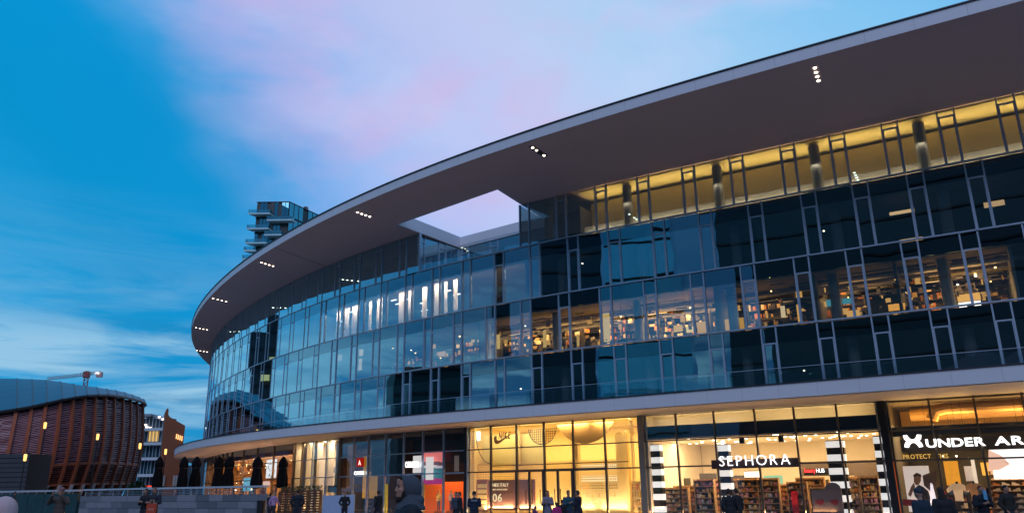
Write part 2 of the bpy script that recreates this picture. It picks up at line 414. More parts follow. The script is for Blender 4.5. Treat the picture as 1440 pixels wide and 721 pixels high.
# ------------------------------------------------------------------ upper facade: four storeys of bays
G = [137.4, 139.85, 142.3, 144.75, 147.2, 149.65]
while G[-1] < 235: G.append(G[-1]+2.685 if G[-1] > 149.7 else 152.33)
NW = .72
REC0, REC1 = 166.46, 175.1            # open terrace under the skylight (top storey)
def facade_window(s0, s1, row, lone=False):
    z0, z1 = LV[row]+.03, LV[row+1]-.03
    if row == 3: z1 = ZS-.03
    far = s0 > 212
    f = MB(); nar = (s1-NW, s1) if row in (0, 2) else (s0, s0+NW)
    wid = (s0, s1-NW) if row in (0, 2) else (s0+NW, s1)
    zt = z1-(z1-z0)*(.24 if row < 3 else .13)
    warm = False
    for e in (nar[0], nar[1]):
        fbox(f, e-(.035 if s0 < 186 else .025), e+(.035 if s0 < 186 else .025), -.06, .10 if s0 < 175 else (.07 if s0 < 186 else .05), z0, z1)
    f_in = .05
    fbox(f, nar[0]+.035, nar[1]-.035, -.05, .07, zt-.035, zt+.035)
    fbox(f, nar[0]+.036, nar[0]+.036+f_in, -.02, .075 if s0 < 175 else .028, z0+.05, zt-.036); fbox(f, nar[1]-.036-f_in, nar[1]-.036, -.02, .075 if s0 < 175 else .028, z0+.05, zt-.036)
    fbox(f, s0+.036, s1-.036, -.05, .11 if s0 < 175 else .05, z0-.03, z0+.045)
    w = part(f, 'window', M_MUL)
    tilt = random.uniform(-.011, .011); tz = random.uniform(-.009, .009)
    if s0 > 192: tilt *= .4; tz *= .4
    def pane(a, c, za, zb, nm, m):
        q = MB(); o0 = .0
        P = [W3(a, o0-tilt, za), W3(c, o0+tilt, za), W3(c, o0+tilt+.02, za), W3(a, o0-tilt+.02, za), W3(a, o0-tilt+tz, zb), W3(c, o0+tilt+tz, zb), W3(c, o0+tilt+.02+tz, zb), W3(a, o0-tilt+.02+tz, zb)]
        q.hexa(P); return part(q, nm, m, w)
    if row < 3:
        pane(wid[0]+.036, wid[1]-.036, z0+.05, zt, 'vision_pane', GL_UP)
        pane(wid[0]+.036, wid[1]-.036, zt+.004, z1-.002, 'spandrel_pane', GL_DK)
    else:
        pane(wid[0]+.036, wid[1]-.036, z0+.05, z1-.002, 'vision_pane', GL_UP)
    pane(nar[0]+.09, nar[1]-.09, z0+.05, zt-.04, 'casement_pane', GL_UP)
    pane(nar[0]+.037, nar[1]-.037, zt+.04, z1-.002, 'fanlight', GL_DK if row < 3 else GL_UP)
for row in range(4):
    for k in range(len(G)-1):
        s0, s1 = G[k], G[k+1]
        if s1 > 233 or (row == 3 and s1 > REC0+.1 and s0 < REC1-.1): continue
        facade_window(s0, s1, row)
# edge bays of the open terrace, its inner glazing and balustrade
f = MB(); z0, z1 = LV[3]+.03, ZS-.03
for e in (165.755, 166.44): fbox(f, e-.035, e+.035, -.06, .10, z0, z1)
fbox(f, 165.76, 175.1, -.05, .11, z0-.03, z0+.045, n=4)
fbox(f, 175.06, 175.14, -.06, .10, z0, z1)
w = part(f, 'window', M_MUL)
for a, c in ((165.8, 166.4), (175.14, 176.45)):
    part(fbox(MB(), a, c, 0, .02, z0+.05, z1), 'vision_pane', GL_UP, w)
def plane_glazing(A, C, n, z0, z1, name, nar=.7, first=0):
    A = Vector((*A, 0)); C = Vector((*C, 0)); L = (C-A).length; u = (C-A)/L; nn = Vector((u.y, -u.x, 0))
    f = MB(); ro = math.atan2(u.y, u.x)
    f.box(((A+C)/2+Vector((0, 0, z0+.03)))[:], (L, .14, .06), ro)
    st = L/n; pn = []
    for k in range(n+1):
        for off in (0, nar):
            if k == n and off: continue
            P = A+u*(k*st+off+(.04 if k == 0 and not off else 0)); f.box((P.x, P.y, (z0+z1)/2), (.08, .16, z1-z0), ro)
        if k < n:
            P = A+u*(k*st+nar/2); f.box((P.x, P.y, z1-.45), (nar-.09, .13, .09), ro)
            pn.append((k*st+.05, k*st+nar-.05)); pn.append((k*st+nar+.05, (k+1)*st-.05))
    w = part(f, name, M_MUL)
    for a, c in pn:
        P = A+u*((a+c)/2); q = MB(); q.box((P.x, P.y, (z0+z1)/2), (c-a, .02, z1-z0-.06), ro); part(q, 'vision_pane', GL_UP, w)
plane_glazing((-6.62, 51.72), (-3.9, 55.2), 2, LV[3], ZS-.02, 'terrace_window')
plane_glazing((-3.75, 55.2), (2.9, 50.15), 3, LV[3], ZS-.02, 'terrace_window')
q = MB()
a3, c3 = W3(166.46, 0, 0), Vector((2.9, 50.1, 0)); d = c3-a3; ro = math.atan2(d.y, d.x)
q.box(((a3+c3)/2+Vector((0, 0, (z0+z1)/2)))[:], (d.length-.3, .02, z1-z0), ro); part(q, 'terrace_side_pane', GL_UP)
for k in range(4):
    s0 = 166.5+k*2.15
    part(fbox(MB(), s0+.02, s0+2.12, .0, .018, LV[3]+.1, LV[3]+1.15), 'balustrade_pane', GL_CL)

# first-storey glass balustrade standing on the ledge
for k in range(1, len(G)-3):
    if G[k+1] > 232: break
    part(fbox(MB(), G[k]+.03, G[k+1]-.03, .62, .64, 5.95, 7.0), 'balustrade_pane', GL_CL)
part(fbox(MB(), G[1], 230, .60, .66, 7.005, 7.03, n=40), 'balustrade_rail', M_MUL)

# interior of the upper floors ------------------------------------------------
colm = mat('interior_column', (.42, .42, .44), .7, 0, .15)
for row in range(4):
    for k in range(2, 34, 2):
        s = G[k]+1.1+(.5 if row in (1, 3) else 0)
        if row == 3 and REC0-1 < s < REC1+1: continue
        if row == 2 and 166 < s < 188: continue
        c = W3(s, -1.15 if row < 3 else -.55, 0)
        part(MB().lathe((c.x, c.y, LV[row]+.01), [(.27, 0), (.27, LV[row+1]-LV[row]-.22)], 12), 'interior_column', colm if row < 3 else M_CONC)
# partitions between zones
for row, s, m in ((1, 149.6, M_INT), (1, 183, M_INT), (2, 166.3, M_SLAB), (2, 188, M_INT), (2, 152.0, M_SLAB), (0, 165.0, M_SLAB), (3, 162.4, M_SLAB), (3, 176.6, M_SLAB), (1, 141.2, M_CONC), (1, 145.9, M_SLAB), (1, 154.6, M_SLAB), (1, 170.0, M_SLAB)):
    part(fbox(MB(), s-.06, s+.06, -8.9, -.35, LV[row]+.01, LV[row+1]-.84), 'partition_wall', m)

# top storey: lit corridor wall behind the glass on the right, dark blinds further along
ocw = mat('ochre_wall', (.52, .40, .17), .7, 0, .08, .5); occ = mat('ochre_ceiling', (.80, .62, .26), .7, 0, .05, .5)
part(fbox(MB(), 137, 162.3, -1.9, -1.8, LV[3], ZS-.3, n=12), 'corridor_wall', ocw)
part(fbox(MB(), 137, 162.3, -3.4, -.12, ZS-.08, ZS-.03, n=12), 'corridor_ceiling', occ)
part(fbox(MB(), 162.5, 165.6, -3.0, -2.9, LV[3], ZS-.06, n=2), 'corridor_wall', M_SLAB)
part(fbox(MB(), 176.7, 236, -2.6, -2.5, LV[3], ZS-.06, n=24), 'corridor_wall', M_SLAB)
part(fbox(MB(), 137, 162.2, -.62, -.58, LV[3]+.05, LV[3]+.66, n=12), 'corridor_balustrade', mat('pale_reflection_panel', (.80, .74, .76), .35, 0, .1, 4))  # pale colour stands for reflections in the balustrade glass
for k in range(6):
    s = 139.5+k*4.1; P, n, t = fr(s)
    area('corridor_light', W3(s, -.9, LV[3]+.35), (-n.x*.02, -n.y*.02, 1), 4.0, .5, 46, (1, .72, .33), spread=R(60)); area('corridor_fill', W3(s, -.35, LV[3]+.15), (-n.x, -n.y, .9), 4.0, .1, 12, (1, .76, .36)); area('corridor_fill', W3(s, -.22, LV[3]+1.5), (-n.x*.8, -n.y*.8, -.75), 4.0, .1, 11, (1, .78, .52))  # low and high washes are added to brighten wall and balustrade

# second storey (office floor): white lit panels standing behind the glass
pn_m = mat('pale_blind', (.86, .72, .62), .7, 0, .06, 2)
strips = [(415, 422), (430, 440), (444, 455), (474, 479), (486, 492), (496, 504), (520, 523), (531, 538), (562, 571), (575.5, 579), (595, 601), (612.5, 621), (626, 629.5), (639, 644)]
for a, c in strips:
    s0, s1 = sx(c, 14, -.7), sx(a, 14, -.7)
    part(fbox(MB(), s0, s1, -.75, -.68, LV[2]+.35 if (c-a) > 4 else LV[2]+.2, LV[3]-.86), 'lit_blind', pn_m)
for k in range(6):
    s = 168.5+k*3.4; P, n, t = fr(s)
    area('office_light', W3(s, -.30, LV[3]-.95), (-n.x*.55, -n.y*.55, -1), 3.2, .2, 190, (1, .76, .58))
    area('office_light', W3(s, -4.5, LV[3]-.9), (0, 0, -1), 2.5, 1.5, 12, (1, .75, .55))
M_TUBE = emis('office_lamp', (1, .86, .74), 5)
for (px, py) in ((352+220, 421.5), (563, 427), (466, 437), (497, 438), (455, 445), (452, 461), (632, 409), (645, 414), (598, 425.5), (600, 436.5), (556, 422), (618, 405), (482, 452), (437, 458)):
    s = sx(px, 14.4, -1.6); c = W3(s, -1.6, 0); P = at(px, py, c.y); P2, n, t = fr(s)
    z = min(max(P.z, LV[2]+.6), LV[3]-.9)
    m_ = MB(); fbox(m_, s-.30, s+.30, -1.62, -1.52, z-.03, z+.03); part(m_, 'office_lamp', M_TUBE)

# first storey: shop floor lit amber, racks and goods
amb = (1, .56, .20)
shelf_c = [mat('goods_orange', (.65, .22, .04), .6, 0, .3, 8), mat('goods_tan', (.55, .36, .18), .7, 0, .3, 8), mat('goods_dark', (.05, .04, .05), .7, 0, .3, 8),
           mat('goods_cream', (.75, .66, .5), .7, 0, .2, 8), mat('goods_red', (.45, .06, .05), .6, 0, .3, 8), mat('goods_blue', (.06, .16, .3), .6, 0, .3, 8)]
rackm = mat('rack_metal', (.07, .06, .06), .5, .5)
def rack(s, out, z, w, h, d, label, group, lit=None, shelves=5, fill=.85, mats=None, gm=M_OAK, cat='rack', name='merchandise_rack', hang=False):
    M = FM(s, out, z); t = thing(name, label, cat, M=M, group=group)
    f = MB()
    for x in (-w/2, w/2): f.box((x, h/2, 0), (.05, h, d))
    f.box((0, h/2, -d/2), (w-.06, h, .03))
    f.build('rack_frame', gm, t)
    for k in range(shelves):
        y = .12+(h-.2)*k/(shelves-1) if shelves > 1 else h
        MB().box((0, y, 0), (w-.07, .035, d-.04)).build('shelf', gm, t)
    gd = MB(); ms = mats or shelf_c
    for k in range(shelves-1):
        y0 = .12+(h-.2)*k/(shelves-1)+.02; gap = (h-.2)/(shelves-1)-.07; x = -w/2+.06
        while x < w/2-.12:
            bw_ = random.uniform(.06, .2); hh = gap*random.uniform(.45, .95)
            if random.random() < fill: gd.box((x+bw_/2, y0+hh/2, random.uniform(-.05, .08)), (bw_*.85, hh, d*.6), mi=random.randrange(len(ms)))
            x += bw_
    gd.build('goods', ms, t, kind='stuff')
    return t
MIDL = ['above the A of the white capitals', 'above the left end of the dark brown beam', 'above the pale bronze pier', 'above the half disc in the yellow window', 'above the yellow shop doors', 'above the small outlined half disc', 'above the left edge of the yellow shop',
        'above the pink and teal poster', 'above the white lit banners', 'above the bearded man', 'above the middle striped column', 'above the black pier', 'above the big white block letters', 'deep behind the big white block letters', 'above the small white cafe word', 'above the green light panel']
k = 0
for s, out in ((156.3, -2.6), (158.4, -4.5), (159.8, -2.0), (161.8, -3.2), (164.2, -2.2), (166.6, -4.0), (168.9, -2.4), (172.0, -2.3), (174.6, -3.4), (177.2, -2.3), (152.6, -2.8), (148.2, -2.9), (143.4, -3.3), (145.0, -5.2), (180.2, -3), (150.9, -5)):
    rack(s, out, LV[1], random.uniform(1.1, 1.9), random.uniform(1.5, 2.1), .5, 'dim rack on the amber lit storey '+MIDL[k], 'merchandise racks on the middle storey', gm=rackm, mats=[shelf_c[1], shelf_c[2], shelf_c[2], shelf_c[3], shelf_c[0]], fill=.6); k += 1
for s, w_, e in ((143.6, 2.8, 75), (148.0, 2.5, 34), (152.8, 2.6, 30), (156.6, 2.6, 100), (159.8, 2.8, 100), (162.8, 2.6, 70), (165.8, 2.6, 85), (168.6, 2.4, 50), (173, 3, 26), (177.5, 3, 16)):
    P, n, t = fr(s)
    area('ceiling_fill', W3(s, -2.2, LV[1]+1.1), (-n.x*.2, -n.y*.2, 1), w_, 1.6, e*.9, (1, .50, .15))  # unseen fill added at mid height to brighten the ceiling
    area('shop_floor_light', W3(s, -2.6, LV[2]-1.4), (-n.x*.3, -n.y*.3, -1), w_, 2.5, e*3.6, amb)
M_WARM = emis('amber_lamp', (1, .52, .16), 14); M_WARM2 = emis('pale_lamp', (1, .82, .62), 8)
ln = MB()
def pendant(s, out, z, r=.07, m=M_WARM, row=1, top=None):
    c = W3(s, out, z); l = MB(); l.ell(c, (r, r, r*.8), 8, 6); l.tube((c.x, c.y, z+r*.7), (c.x, c.y, (top or LV[row+1]-.82)), .012, n=5, mi=1)
    part(l, 'pendant_lamp', [m, M_BLK])
for i in range(46):
    s = random.choice([random.uniform(154.5, 170), random.uniform(141.5, 154.5), random.uniform(170, 182)]); out = random.uniform(-7.5, -1.2)
    pendant(s, out, LV[2]-random.uniform(1.0, 1.6), random.uniform(.035, .07), random.choice([M_WARM, M_WARM, M_WARM2]))
cl = MB()
for i in range(900):
    s_ = random.choice([random.uniform(154.8, 169.8), random.uniform(141.5, 154.4), random.uniform(170.2, 181)]); o_ = random.uniform(-7, -.9); w_ = random.uniform(.03, .16); z_ = LV[1]+random.uniform(.1, 1.9)**1.0; h_ = random.uniform(.04, .3)
    fbox(cl, s_-w_, s_+w_, o_-.1, o_, z_, z_+h_, mi=random.choice([0, 1, 1, 2, 2, 2, 3, 6, 6, 2] if s_ > 154.5 and s_ < 170 else [0, 1, 2, 2, 2, 2, 3, 6]))
part(cl, 'shop_clutter', shelf_c+[emis('amber_glow_goods', (1, .50, .14), 1.1), emis('pale_glow_goods', (1, .72, .42), 1.3)], kind='stuff')  # some goods are made to glow, for brighter amber patches
cl = MB()
for i in range(420):
    s_ = random.uniform(141, 181); o_ = random.uniform(-7, -.7); w_ = random.uniform(.05, .9); z_ = LV[2]-.84-random.uniform(.02, .55)
    fbox(cl, s_-w_, s_+w_, o_-.04, o_, z_, z_+random.uniform(.02, .09), mi=random.randrange(2))
part(cl, 'ceiling_services', [rackm, mat('tray_metal', (.30, .27, .25), .5, .4)], kind='stuff')
for k_, (px_, py_, hw__) in enumerate(((1370, 489, 2.1), (1437, 484, 1.9), (1232, 505, .0))):
    if not hw__: continue
    s_ = sx(px_, 6.8, -1.0); c_ = W3(s_, -1.1, 0); zt_ = at(px_, py_, c_.y).z; P_, n_, t_ = fr(s_); q = MB()
    q.add([c_+t_*hw__+n_*.7+Vector((0, 0, 6.15)), c_-t_*hw__+n_*.7+Vector((0, 0, 6.15)), c_-t_*hw__-n_*2+Vector((0, 0, 6.15)), c_+t_*hw__-n_*2+Vector((0, 0, 6.15)), c_+Vector((0, 0, zt_))], [(0, 1, 4), (1, 2, 4), (2, 3, 4), (3, 0, 4), (3, 2, 1, 0)])
    q.tube(c_+Vector((0, 0, 5.82)), c_+Vector((0, 0, zt_+.12)), .03, n=6)
    o = q.build('low_tent_canopy', mat('tent_fabric', (.22, .17, .22), .8)); tag(o, 'pointed mauve tent canopy behind the lowest facade row, ' + ('second from the right edge' if k_ == 0 else 'cut by the right edge'), 'tent')
# exposed ducts under the middle storey ceiling
dm = mat('duct_metal', (.35, .33, .32), .45, .6)
for s0, s1, o in ((140, 149.5, -1.6), (141, 149, -3.2), (150, 170, -2.8), (155, 169, -4.6)):
    d_ = MB(); n_ = 10
    for i in range(n_): d_.tube(W3(s0+(s1-s0)*i/n_, o, LV[2]-1.08), W3(s0+(s1-s0)*(i+1)/n_, o, LV[2]-1.08), .17, n=10)
    part(d_, 'air_duct', dm)
# glowing counter fronts and display panels seen at the glass line
def glow(px0, py0, px1, py1, out, col, st, name='display_panel', row=1):
    zc = LV[row]+1; s0, s1 = sx(px1, zc, out), sx(px0, zc, out); c = W3((s0+s1)/2, out, 0)
    za, zb = at((px0+px1)/2, py1, c.y).z, at((px0+px1)/2, py0, c.y).z
    za = max(za, LV[row]+.05); zb = max(zb, za+.1); zb = min(zb, LV[row+1]-.9)
    part(fbox(MB(), s0, s1, out-.06, out, za, zb), name, emis('glow_%.2f_%.2f_%.2f_%.1f' % (*col, st), col, st))
for a in ((1336, 424, 1366, 433, -1.0, (1, .93, .82), 3), (1333, 413, 1364, 423, -1.4, (1, .48, .12), 1.6), (1240, 427, 1263, 436, -1.2, (1, .42, .08), 1.4), (1182, 436, 1200, 447, -1.4, (1, .5, .14), 1.2),
          (946, 457, 958, 466, -1.8, (1, .55, .15), 1.2), (963, 459, 973, 467, -1.8, (1, .7, .3), 1.4), (978, 452, 990, 468, -1.8, (1, .5, .12), 1.0), (1009, 448, 1042, 466, -1.6, (1, .50, .12), .9),
          (765, 464, 769, 488, -1.4, (1, .6, .2), 1.1), (812, 470, 815, 486, -1.6, (1, .6, .2), 1.0), (700, 470, 704, 490, -1.2, (1, .62, .22), 1.3), (849, 440, 858, 480, -1.2, (1, .62, .2), 1.1),
          (617, 494, 628, 501, -1.6, (1, .45, .2), 1.0), (598, 486, 603, 508, -1.0, (1, .72, .45), 1.2), (505, 484, 510, 500, -.9, (1, .66, .42), 1.2), (505, 504, 509, 520, -.9, (1, .66, .42), 1.1),
          (472, 495, 480, 507, -.9, (1, .6, .5), .7), (1094, 430, 1100, 446, -1.3, (1, .7, .4), 1.2), (1116, 428, 1122, 452, -1.3, (1, .5, .12), 1.2), (1158, 421, 1172, 430, -1.0, (.12, .5, .62), .8), (1180, 419, 1193, 427, -1.0, (.12, .5, .62), .8)):
    glow(*a)
for a in ((1246, 296, 1280, 300, -1.4, (1, .62, .3), 1.2, 'lamp_strip', 2), (1372, 283, 1400, 290, -1.6, (1, .6, .3), .9, 'lamp_strip', 2), (1255, 335, 1286, 339, -1.2, (1, .6, .3), 1.0, 'lamp_strip', 2)):
    glow(*a)
for s, row in ((149, 2), (163, 2), (151, 0), (168, 0)):
    pendant(s, random.uniform(-3, -1.4), LV[row]+random.uniform(1.2, 2.2), .05, M_WARM2, row)

# ================================================================== SHOP FRONTS
Z1, Z2, ZC = 3.88, 2.56, 5.235
SHOP = [137.9, 139.95, 141.84, 143.64, 145.4, 147.31, 149.32, 151.26, 153.14, 155.2, 157.22, 159.11, 161.34, 163.3, 165.21, 167.13, 169.03, 170.89, 172.85, 174.72, 176.55, 178.42, 180.32, 182.03, 183.81,
        185.57, 187.68, 189.41, 190.9]
while SHOP[-1] < 221: SHOP.append(SHOP[-1]+(1.95 if SHOP[-1] > 203 else 3.9))
OUT = -.25
def mullion_mat(s): return M_MULD if 159.0 < s < 171 else (M_BRZ if s < 159 or s > 190 else M_MUL)
for k in range(len(SHOP)-1):
    s0, s1 = SHOP[k], SHOP[k+1]; f = MB(); m = mullion_mat((s0+s1)/2)
    hw = .045
    fbox(f, s0-hw, s0+hw, OUT-.07, OUT+.08, 0, ZC)
    for z, h in ((Z1, .03), (Z2, .04 if not (161.2 < s0 < 167.2) else .07), (.08, .07)):
        fbox(f, s0+hw, s1-hw, OUT-.06, OUT+.06, z-h, z+h)
    o = part(f, 'shopfront_bay', m)
    for za, zb in ((.16, Z2-.05), (Z2+.05, Z1-.04), (Z1+.04, ZC-.01)):
        part(fbox(MB(), s0+hw+.002, s1-hw-.002, OUT-.008, OUT+.008, za, zb), 'glass_pane', GL_SH, o)
fbx = MB(); fbox(fbx, 147.22, 147.52, OUT-.3, OUT+.14, 0, ZC-.004); part(fbx, 'pier', M_BLK)
fbx = MB(); fbox(fbx, 159.02, 159.34, OUT-.3, OUT+.12, 0, ZC-.004); part(fbx, 'pier', mat('pale_bronze_pier', (.34, .29, .24), .4, .4))
fbx = MB(); fbox(fbx, 170.9, 171.06, OUT-.3, OUT+.1, 0, ZC-.004); part(fbx, 'pier', M_BLK)
fbx = MB(); fbox(fbx, 183.7, 183.9, OUT-.3, OUT+.1, 0, ZC-.004); part(fbx, 'pier', M_BRZ)

def qp(px0, py0, px1, py1, out, th, name, m, parent=None, n=1, **tags):     # a panel at distance `out` behind/before the facade curve spanning photo px/py
    s0 = s1 = None; z = 3.0
    for _ in range(3):
        s0, s1 = sx(px1, z, out), sx(px0, z, out); c = W3((s0+s1)/2, out, 0)
        za, zb = at((px0+px1)/2, py1, c.y).z, at((px0+px1)/2, py0, c.y).z; z = (za+zb)/2
    if py1 >= 721: za = .03
    mb = fbox(MB(), s0, s1, out-th, out, max(za, .03), zb, n=n)
    return part(mb, name, m, parent, **tags)
def pos(px, py, out):
    z = 3.0
    for _ in range(4):
        s = sx(px, z, out); c = W3(s, out, 0); z = at(px, py, c.y).z
    return s, z
# zone shells: side walls, back wall, ceiling, floor
def shell(s0, s1, depth, wall, ceil, zc, floor):
    part(fbox(MB(), s0+.12, s1-.12, -depth-.1, -depth, .02, zc, n=5), 'shop_back_wall', wall)
    part(fbox(MB(), s0+.02, s0+.1, -depth, -.36, .02, ZC-.02), 'shop_side_wall', wall)
    part(fbox(MB(), s1-.1, s1-.02, -depth, -.36, .02, ZC-.02), 'shop_side_wall', wall)
    part(fbox(MB(), s0+.1, s1-.1, -depth, -.36, zc, zc+.05, n=5), 'shop_ceiling', ceil)
    part(fbox(MB(), s0+.1, s1-.1, -depth, -.36, .01, .03, n=5), 'shop_floor', floor)
M_FL = mat('shop_floor_tile', (.45, .40, .34), .35, 0, .1)
shell(137.3, 147.2, 9, mat('black_shop_wall', (.06, .05, .04), .6, 0, .3), mat('black_shop_ceiling', (.12, .09, .06), .8, 0, .3), 5.15, M_FL)
shell(147.55, 159.0, 9, M_CREAM, M_CREAM, 3.98, M_FL)
shell(159.35, 170.85, 6.5, M_YEL, mat('pale_yellow_ceiling', (.88, .72, .36), .6, 0, .05), 5.18, M_FL)
shell(171.1, 183.65, 7, mat('brown_shop_wall', (.10, .06, .05), .7, 0, .4), M_SLAB, 5.15, M_FL)
shell(183.95, 190.85, 3.2, M_CREAM, M_CREAM, 5.18, M_FL)
shell(190.95, 221, 8, mat('cafe_wall', (.50, .28, .14), .7, 0, .5, 1.0), mat('cafe_ceiling', (.62, .44, .30), .7, 0, .1), 4.4, M_FL)
def zlight(s, out, z, w, d, e, col, dn=(0, -1)):
    P, n, t = fr(s); area('shop_and_fill_light', W3(s, out, z), (n.x*dn[0], n.y*dn[0], dn[1]), w, d, e, col)
WARM = (1, .70, .36); YEL = (1, .66, .24)
for s in (161, 163.6, 166.2, 168.9): 
    zlight(s, -3.6, 5.1, 2.2, 3.0, 150, (1, .76, .38)); zlight(s, -.38, 5.12, 2.2, .12, 60, (1, .78, .38), (-.55, -1)); zlight(s, -.75, .5, 2.2, .3, 90, (1, .76, .42), (-.5, 1))  # includes a front wash added to brighten the window displays
for s in (149.2, 151.9, 154.6, 157.3):
    zlight(s, -3.5, 3.93, 2.0, 4, 230, (1, .72, .42)); zlight(s, -4, .4, 1.5, 3, 60, (1, .66, .32), (0, 1))
    zlight(s, -.75, 4.5, 2.4, .15, 13, (1, .72, .36), (-.15, 1))
for s in (139.5, 142, 144.5, 146.3):
    zlight(s, -3, 4.2, 1.6, 3, 230, (1, .66, .30)); zlight(s, -1.6, 3.9, 1.6, .8, 60, (1, .55, .14), (0, 1))
for s in (185.3, 187.4, 189.6): zlight(s, -1.3, 5.1, 1.4, 1.2, 120, (1, .74, .46))
for s in (193, 197, 201, 206, 212, 217): zlight(s, -3, 4.3, 2.5, 3, 360, (1, .56, .22)); zlight(s, -.9, 3.0, 2.5, .2, 45, (1, .55, .30), (.2, 1))
for s in (172.3, 174.4): zlight(s, -2.0, 2.9, 1.6, 1.6, 62, (1, .42, .14))
for s in (177.5, 180, 182.5): zlight(s, -3, 4.6, 1.8, 2.5, 22, (1, .6, .3))

for s_ in list(np.arange(148.5, 171, 2.4)): zlight(float(s_), -.55, .35, 2.0, .15, 36 if s_ > 159 else 30, (1, .52, .16) if s_ > 159 else (1, .55, .24), (.75, 1))  # low uplights added inside the glass so the ledge soffit glows
for s_ in (139, 142, 145): zlight(s_, -.55, .35, 2.0, .15, 38, (1, .6, .26), (.75, 1))
for s_ in (174, 178, 182, 186, 190, 196, 202, 208): zlight(s_, -.55, .35, 2.6, .15, 44, (1, .50, .20), (.75, 1))
# lettering -----------------------------------------------------------------
def glyph(ch, size, depth, bold=0, shear=0):
    c = bpy.data.curves.new('letter', 'FONT'); c.body = ch; c.size = size; c.extrude = depth/2; c.offset = bold; c.shear = shear; c.resolution_u = 3
    o = bpy.data.objects.new('letter', c); me = evaluated(o)
    bpy.data.objects.remove(o); bpy.data.curves.remove(c)
    return me
_gc = {}
def lettering(text, M, width, height, depth, m, parent=None, single=None, bold=0, shear=0, gap=.12, sub='letter'):
    """letters spread over width, cap height = height, lower left at M"""
    ms = []; x = 0; items = []
    for ch in text:
        if ch == ' ': x += .35; continue
        key = (ch, bold, shear)
        if key not in _gc:
            me = glyph(ch, 1, .2, bold, shear); vs = np.empty(len(me.vertices)*3); me.vertices.foreach_get('co', vs); _gc[key] = (me, vs.reshape(-1, 3))
        me, v = _gc[key]; x0, x1 = v[:, 0].min(), v[:, 0].max()
        items.append((ch, me, v, x0, x)); x += (x1-x0)+gap
    tot = x-gap; sx_ = width/tot; sy_ = height/.73; out = []
    mb = MB()
    for ch, me, v, x0, xx in items:
        V = [M @ Vector(((p[0]-x0+xx)*sx_, p[1]*sy_, p[2]/.2*depth+depth/2)) for p in v]
        F = [tuple(p.vertices) for p in me.polygons]
        if single: mb.add(V, F)
        else:
            q = MB(); q.add(V, F); out.append(q)
    if single: return mb.build(single, m, parent)
    for q in out: q.build(sub, m, parent)
def textM(px0, py_base, px1, out):      # frame whose x axis runs from photo column px0 to px1 at baseline py_base
    s0, z0 = pos(px0, py_base, out); s1, z1 = pos(px1, py_base, out)
    A = W3(s0, out, z0); B_ = W3(s1, out, z0); x = (B_-A).normalized(); n = Vector((x.y, -x.x, 0))
    return Matrix(((x.x, 0, n.x, A.x), (x.y, 0, n.y, A.y), (0, 1, 0, z0), (0, 0, 0, 1))), (B_-A).length, z0
def sign(name, label, cat='sign', group=None): return thing(name, label, cat, group=group)
E_WHITE = emis('sign_white', (1, .97, .95), 2.6); E_COOL = emis('sign_cool_white', (.92, .95, 1), 2.4)
M_BRN = mat('sign_brown', (.22, .10, .05), .5)
def rootloc(t, v): t.location = v

# --- yellow sports shop ----------------------------------------------------
t = sign('shop_sign', 'small brown slanted lettering with a curved tick under it on the yellow shop window')
Mx, wl, z0 = textM(702, 617, 716, -.5)
lettering('NIKE', Mx, wl*1.2, .42, .04, M_BRN, t, bold=.03, shear=.25, gap=.04)
Ms, ws, zs = textM(695.5, 625.5, 720.5, -.5)
sw = [(0, .32), (.03, .14), (.12, .05), (.26, .06), (.5, .19), (1.0, .52), (.5, .27), (.3, .21), (.2, .22), (.15, .30), (.155, .42), (.08, .42)]
MB().prism([Ms @ Vector((x*ws, y*ws*.95, 0)) for x, y in sw], (Ms.to_3x3() @ Vector((0, 0, .04)))).build('tick_mark', M_BRN, t)
yel2 = mat('sun_yellow_panel', (.90, .74, .34), .5, 0, .04)
qp(668, 611, 765, 652, -1.5, .08, 'display_wall', yel2, n=2)
qp(806, 601, 814, 721, -1.2, .35, 'yellow_column', M_YEL); qp(868, 604, 884, 721, -1.6, .35, 'yellow_column', M_YEL); qp(750, 602, 764, 640, -1.8, .35, 'yellow_column', M_YEL); qp(726.8, 604, 732, 721, -1.2, .2, 'yellow_column', M_YEL)
# hanging half disc and the outlined mesh half disc
def half_disc(px0, px1, py_top, sag_m, out, name, label, m, th=.05, rim=False):
    s0, z = pos(px0, py_top, out); s1, _ = pos(px1, py_top, out); z = min(z, ZC-.06)
    A = W3(s0, out, z); B_ = W3(s1, out, z); x = (B_-A); w = x.length; x.normalize(); n = Vector((x.y, -x.x, 0)); C_ = (A+B_)/2
    r = (w*w/4+sag_m**2)/(2*sag_m); a0 = math.asin(min(1, w/2/r)) if sag_m <= w/2 else math.pi/2
    P = [C_+x*(r*math.sin(a))+Vector((0, 0, (r-sag_m)-r*math.cos(a))) for a in np.linspace(-a0, a0, 25)]
    o = MB().prism(P, n*th).build(name, m); tag(o, label=label, cat='hanging panel')
    return P, n, o
half_disc(784, 864, 597, 1.12, -.55, 'hanging_half_disc', 'large brown half disc hanging inside the yellow shop window', mat('tan_disc', (.50, .27, .09), .5, 0, .05))
